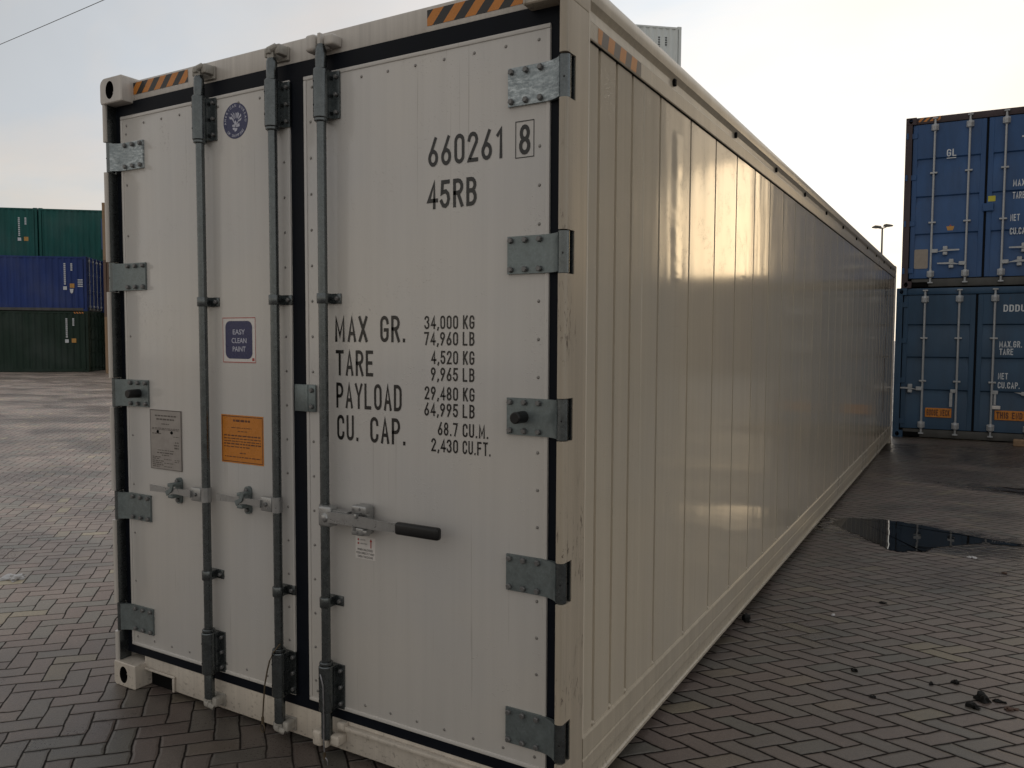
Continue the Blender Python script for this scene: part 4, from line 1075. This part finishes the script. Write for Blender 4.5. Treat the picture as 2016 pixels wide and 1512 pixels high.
o = obj('timber_baulk', m, 'timber', None, 25, label='short timber baulk lying before the blue stack on the right', category='timber'); o.location = (4.62, 12.72, 0); o.rotation_euler = (0, 0, R(-4))

# left-hand background stack
LP = Vector((-32.95, 20.37, 0)); LR = R(130); e_ = Vector((.766, .643, 0)); n_ = Vector((.643, -.766, 0))
GL_ = 'stacked containers on the left'
def side_marks(t, y, zt, n1, n2, amber='label_amber', ink='letter_white', x=.0105, two=True):
    """vertical rows of letters too small to read, with a small label"""
    m = MB()
    def col(yy, zt, n, hh):
        z = zt
        for k in range(n):
            m.add([(x, yy, z), (x, yy+hh, z), (x, yy+hh, z-hh*.72), (x, yy, z-hh*.72)], [(0, 1, 2, 3)]); z -= hh*1.15
        return z
    m.mi = 0; col(y, zt, 4, .082)
    if two: z = col(y+.30, zt, n1, .082); m.add([(x, y+.26, z-.05), (x, y+.42, z-.05), (x, y+.42, z-.21), (x, y+.26, z-.21)], [(0, 1, 2, 3)])
    m.mi = 1; zz = zt-.95; m.add([(x, y-.07, zz), (x, y+.13, zz), (x, y+.13, zz-.20), (x, y-.07, zz-.20)], [(0, 1, 2, 3)])
    obj('side_lettering', m, [ink, amber], t, 0)
c1 = box_container('dark green container on the ground at the far left, bottom of its stack', loc=LP, rz=LR, group=GL_, H=2.896, paint='dark_green_paint', post='dark_green_paint', sillp='dark_green_paint', rods='dark_green_paint', detail=False)
side_marks(c1, .62, 2.55, 10, 4)
m = stripes(.20, .62, 2.78, 2.86, 0, 3.5, lambda a, b: (.0015, a, b), .8); obj('warning_stripe', m, ['orange_vinyl', 'black_vinyl'], c1, 0)
c2 = box_container('navy blue container with lock rods on its end, stacked on the dark green one', loc=LP+Vector((0, 0, 2.896))-e_*.02, rz=LR, group=GL_, H=2.591, paint='navy_paint', post='navy_paint', sillp='grimy_sill', detail=False)
side_marks(c2, .62, 2.25, 11, 4)
m = MB(); m.add([(.0105, .59, 1.05), (.0105, .76, 1.05), (.0105, .73, .88), (.0105, .675, .82), (.0105, .62, .88)], [(0, 1, 2, 3, 4)])
for k in range(4): m.add([(.0105, .18, 1.5-.1*k), (.0105, .40, 1.5-.1*k), (.0105, .40, 1.45-.1*k), (.0105, .18, 1.45-.1*k)], [(0, 1, 2, 3)])
obj('side_emblem', m, 'letter_white', c2, 0)
TB = LP-n_*2.62+Vector((0, 0, 5.487))
c3 = box_container('teal container with a blue side patch, right of the top pair on the left', loc=TB+e_*3.02, rz=LR, group=GL_, L=6.058, H=2.591, paint='teal_paint', post='teal_paint', sillp='teal_paint', doors=False, detail=False)
side_marks(c3, 2.73, 2.10, 0, 4, two=False)
m = MB(); m.add([(.0105, 3.0, 2.15), (.0105, 3.17, 2.15), (.0105, 3.17, .60), (.0105, 3.0, .60)], [(0, 1, 2, 3)]); obj('side_patch', m, 'stripe_blue', c3, 0)
c4 = box_container('teal container cut by the left picture edge, left of the top pair', loc=TB-e_*3.10, rz=LR, group=GL_, L=6.058, H=2.591, paint='teal_paint', post='teal_paint', sillp='teal_paint', doors=False, detail=False)
side_marks(c4, .50, 2.10, 10, 4)
for k, (z, hh) in enumerate(((0, 2.896), (2.896, 2.591))):
    box_container(('dark container at ground level', 'dark container in the middle tier')[k]+' of the second row, under the teal pair', loc=LP-n_*2.62+e_*3.02+Vector((0, 0, z)), rz=LR, group=GL_, H=hh, paint='dark_green_paint', post='dark_green_paint', sillp='dark_green_paint', doors=False, detail=False)

# rust and tan stack whose edge peeps out beside the reefer's left post
TR_ = Vector((-30.84, 19.95, 0))-n_*0-Vector((.643, -.766, 0))*2.438-e_*.10
for k, (col_, nm) in enumerate((('tan_paint', 'tan container on the ground, a sliver beside the white container'), ('brown_paint', 'brown container above the tan one, a sliver beside the white container'), ('tan_paint', 'tan container topping the sliver of stack beside the white container'))):
    box_container(nm, loc=TR_+Vector((0, 0, k*2.591)), rz=R(-50), group='stack beside the left post', L=6.058, H=2.591, paint=col_, post=col_, sillp=col_, doors=False, detail=False)

# grey containers stacked high far behind
GP = Vector((-7.235, 30.04, 0))
for k in range(5):
    lab = 'grey container topping the tall stack behind the white container' if k == 4 else 'grey container in the %s tier of the tall stack behind the white container' % ('lowest', 'second', 'third', 'fourth')[k]
    t = box_container(lab, loc=GP+Vector((0, 0, k*2.896)), rz=LR, group='tall grey stack behind', L=6.058, H=2.896, paint='grey_paint', post='grey_paint', sillp='grey_paint', doors=False, detail=False)
    if k == 4: side_marks(t, .62, 2.45, 14, 5, 'label_amber', 'letter_dark')

# containers across the yard, outside the frame: the white side wall mirrors them
for k in range(4):
    box_container(('brown container at ground level', 'brown container in the second tier', 'brown container in the third tier', 'brown container on top')[k]+' of the row mirrored in the white side wall', loc=(11.6, 21.0, k*2.591), rz=R(182), group='row across the yard', H=2.591, paint='brown_paint', post='brown_paint', sillp='brown_paint', doors=False, detail=False)
for k in range(2):
    box_container('dark %s container closing the yard beyond the blue stack' % ('lower', 'upper')[k], loc=(8.5, 44.0, k*2.591), rz=R(-90), group='containers closing the yard', H=2.591, paint='brown_paint', post='brown_paint', sillp='brown_paint', doors=False, detail=False)

# ------------------------------------------------------------------ light mast, overhead cable, litter
def mast():
    t = thing('light_mast', 'tall twin-headed floodlight mast beyond the white container', 'light mast', (-10.1, 141.5, 0), R(-30))
    m = MB(); m.rod(0, 0, [(0, .34), (.4, .22), (20.0, .13)], 12); obj('mast_pole', m, 'mast_steel', t)
    m = MB(); m.tube([(-.95, 0, 20.15), (-.35, 0, 19.95), (0, 0, 19.95), (.35, 0, 19.95), (.95, 0, 20.15)], .09, 8); obj('cross_arm', m, 'mast_steel', t)
    for s in (-1, 1):
        m = MB(); pts = [(.40*s, .02), (.55*s, .34), (1.0*s, .42), (1.55*s, .24), (1.66*s, .10), (1.5*s, .0), (.8*s, -.02)]
        if s < 0: pts = pts[::-1]
        m.prism([(a, 20.08+b) for a, b in pts], -.45, .45); obj('lamp_head', m, 'mast_steel', t)
mast()
m = MB(); A_, B_ = Vector((-26.43, 13.36, 11.94)), Vector((-19.47, 12.77, 11.84)); dd = (B_-A_)
pts = []
for k in range(25):
    s = -4+9.0*k/24; p = A_+dd*s; p.z += .02*(s-.5)**2; pts.append(p)
m.tube(pts, .010, 6); obj('overhead_cable', m, 'mast_steel', None, 30, label='thin overhead cable crossing the sky at upper left', category='cable')

def clump(px, py, size, seed, label, mt='dirt_black', name='dirt_clod', cat='dirt clod', hgt=.5, group='dark clods on the paving'):
    rr = random.Random(seed); m = MB(); bm = bmesh.new(); bmesh.ops.create_icosphere(bm, subdivisions=3, radius=1)
    ph = [rr.uniform(0, 6) for _ in range(6)]
    for v in bm.verts:
        c = v.co; k = .85+.30*math.sin(3*c.x+ph[0])+.14*math.sin(11*c.y+ph[3])+.12*math.sin(13*c.x+9*c.z+ph[4])+.22*math.sin(4.3*c.y+ph[1])+.16*math.sin(7*c.x-5*c.y+ph[2])+.08*rr.uniform(-1, 1)
        v.co = Vector((c.x*k*size*.95, c.y*k*size*.8, max(c.z*k*size*hgt*1.5, -.02*size)))
    bm.verts.ensure_lookup_table(); m.add([v.co[:] for v in bm.verts], [[q.index for q in f.verts] for f in bm.faces]); bm.free()
    o = obj(name, m, mt, None, 50, label=label, category=cat); o.location = (px, py, .002); o.rotation_euler = (0, 0, rr.uniform(0, 6))
    if group: o['group'] = group
clump(3.665, 1.965, .040, 1, 'largest black dirt clod, lying at the lower right of the paving')
clump(3.640, 1.860, .030, 2, 'black dirt clod touching the near side of the largest clod')
clump(3.745, 1.985, .026, 22, 'thin black dirt clod trailing right from the largest clod', hgt=.3)
clump(3.558, 2.110, .020, 3, 'round black dirt clod just up left of the largest clod')
clump(3.455, 2.035, .014, 4, 'small black dirt clod left of the round one at lower right')
clump(3.105, 2.020, .018, 5, 'black dirt clod in the middle of the right-hand paving')
clump(3.225, 1.735, .013, 6, 'small dark dirt clod nearer than the middle one on the right')
clump(3.125, 3.250, .030, 7, 'flat black dirt clod between the clods and the puddle', hgt=.15)
clump(2.455, 2.46, .030, 8, 'dark dirt clod pressed against the bottom rail of the white container', hgt=.9)
clump(3.830, 4.42, .024, 9, 'reddish brown dead leaf past the puddle at the right', 'leaf_brown', 'dead_leaf', 'leaf', .2, None)
clump(3.790, 1.925, .030, 10, 'crumpled brown dead leaf beside the largest black clod', 'leaf_brown', 'dead_leaf', 'leaf', .25, None)
clump(-2.178, .690, .085, 12, 'flat pale grey scrap lying on the paving at the left edge', 'scrap_grey', 'scrap', 'scrap', .22, None)
clump(2.887, 2.835, .017, 13, 'tiny white paper scrap on the paving before the puddle', 'scrap_grey', 'paper_scrap', 'scrap', .3, None)
clump(3.62, 4.78, .035, 14, 'pale flat scrap at the rim of the puddle', 'scrap_grey', 'plastic_scrap', 'scrap', .2, None)
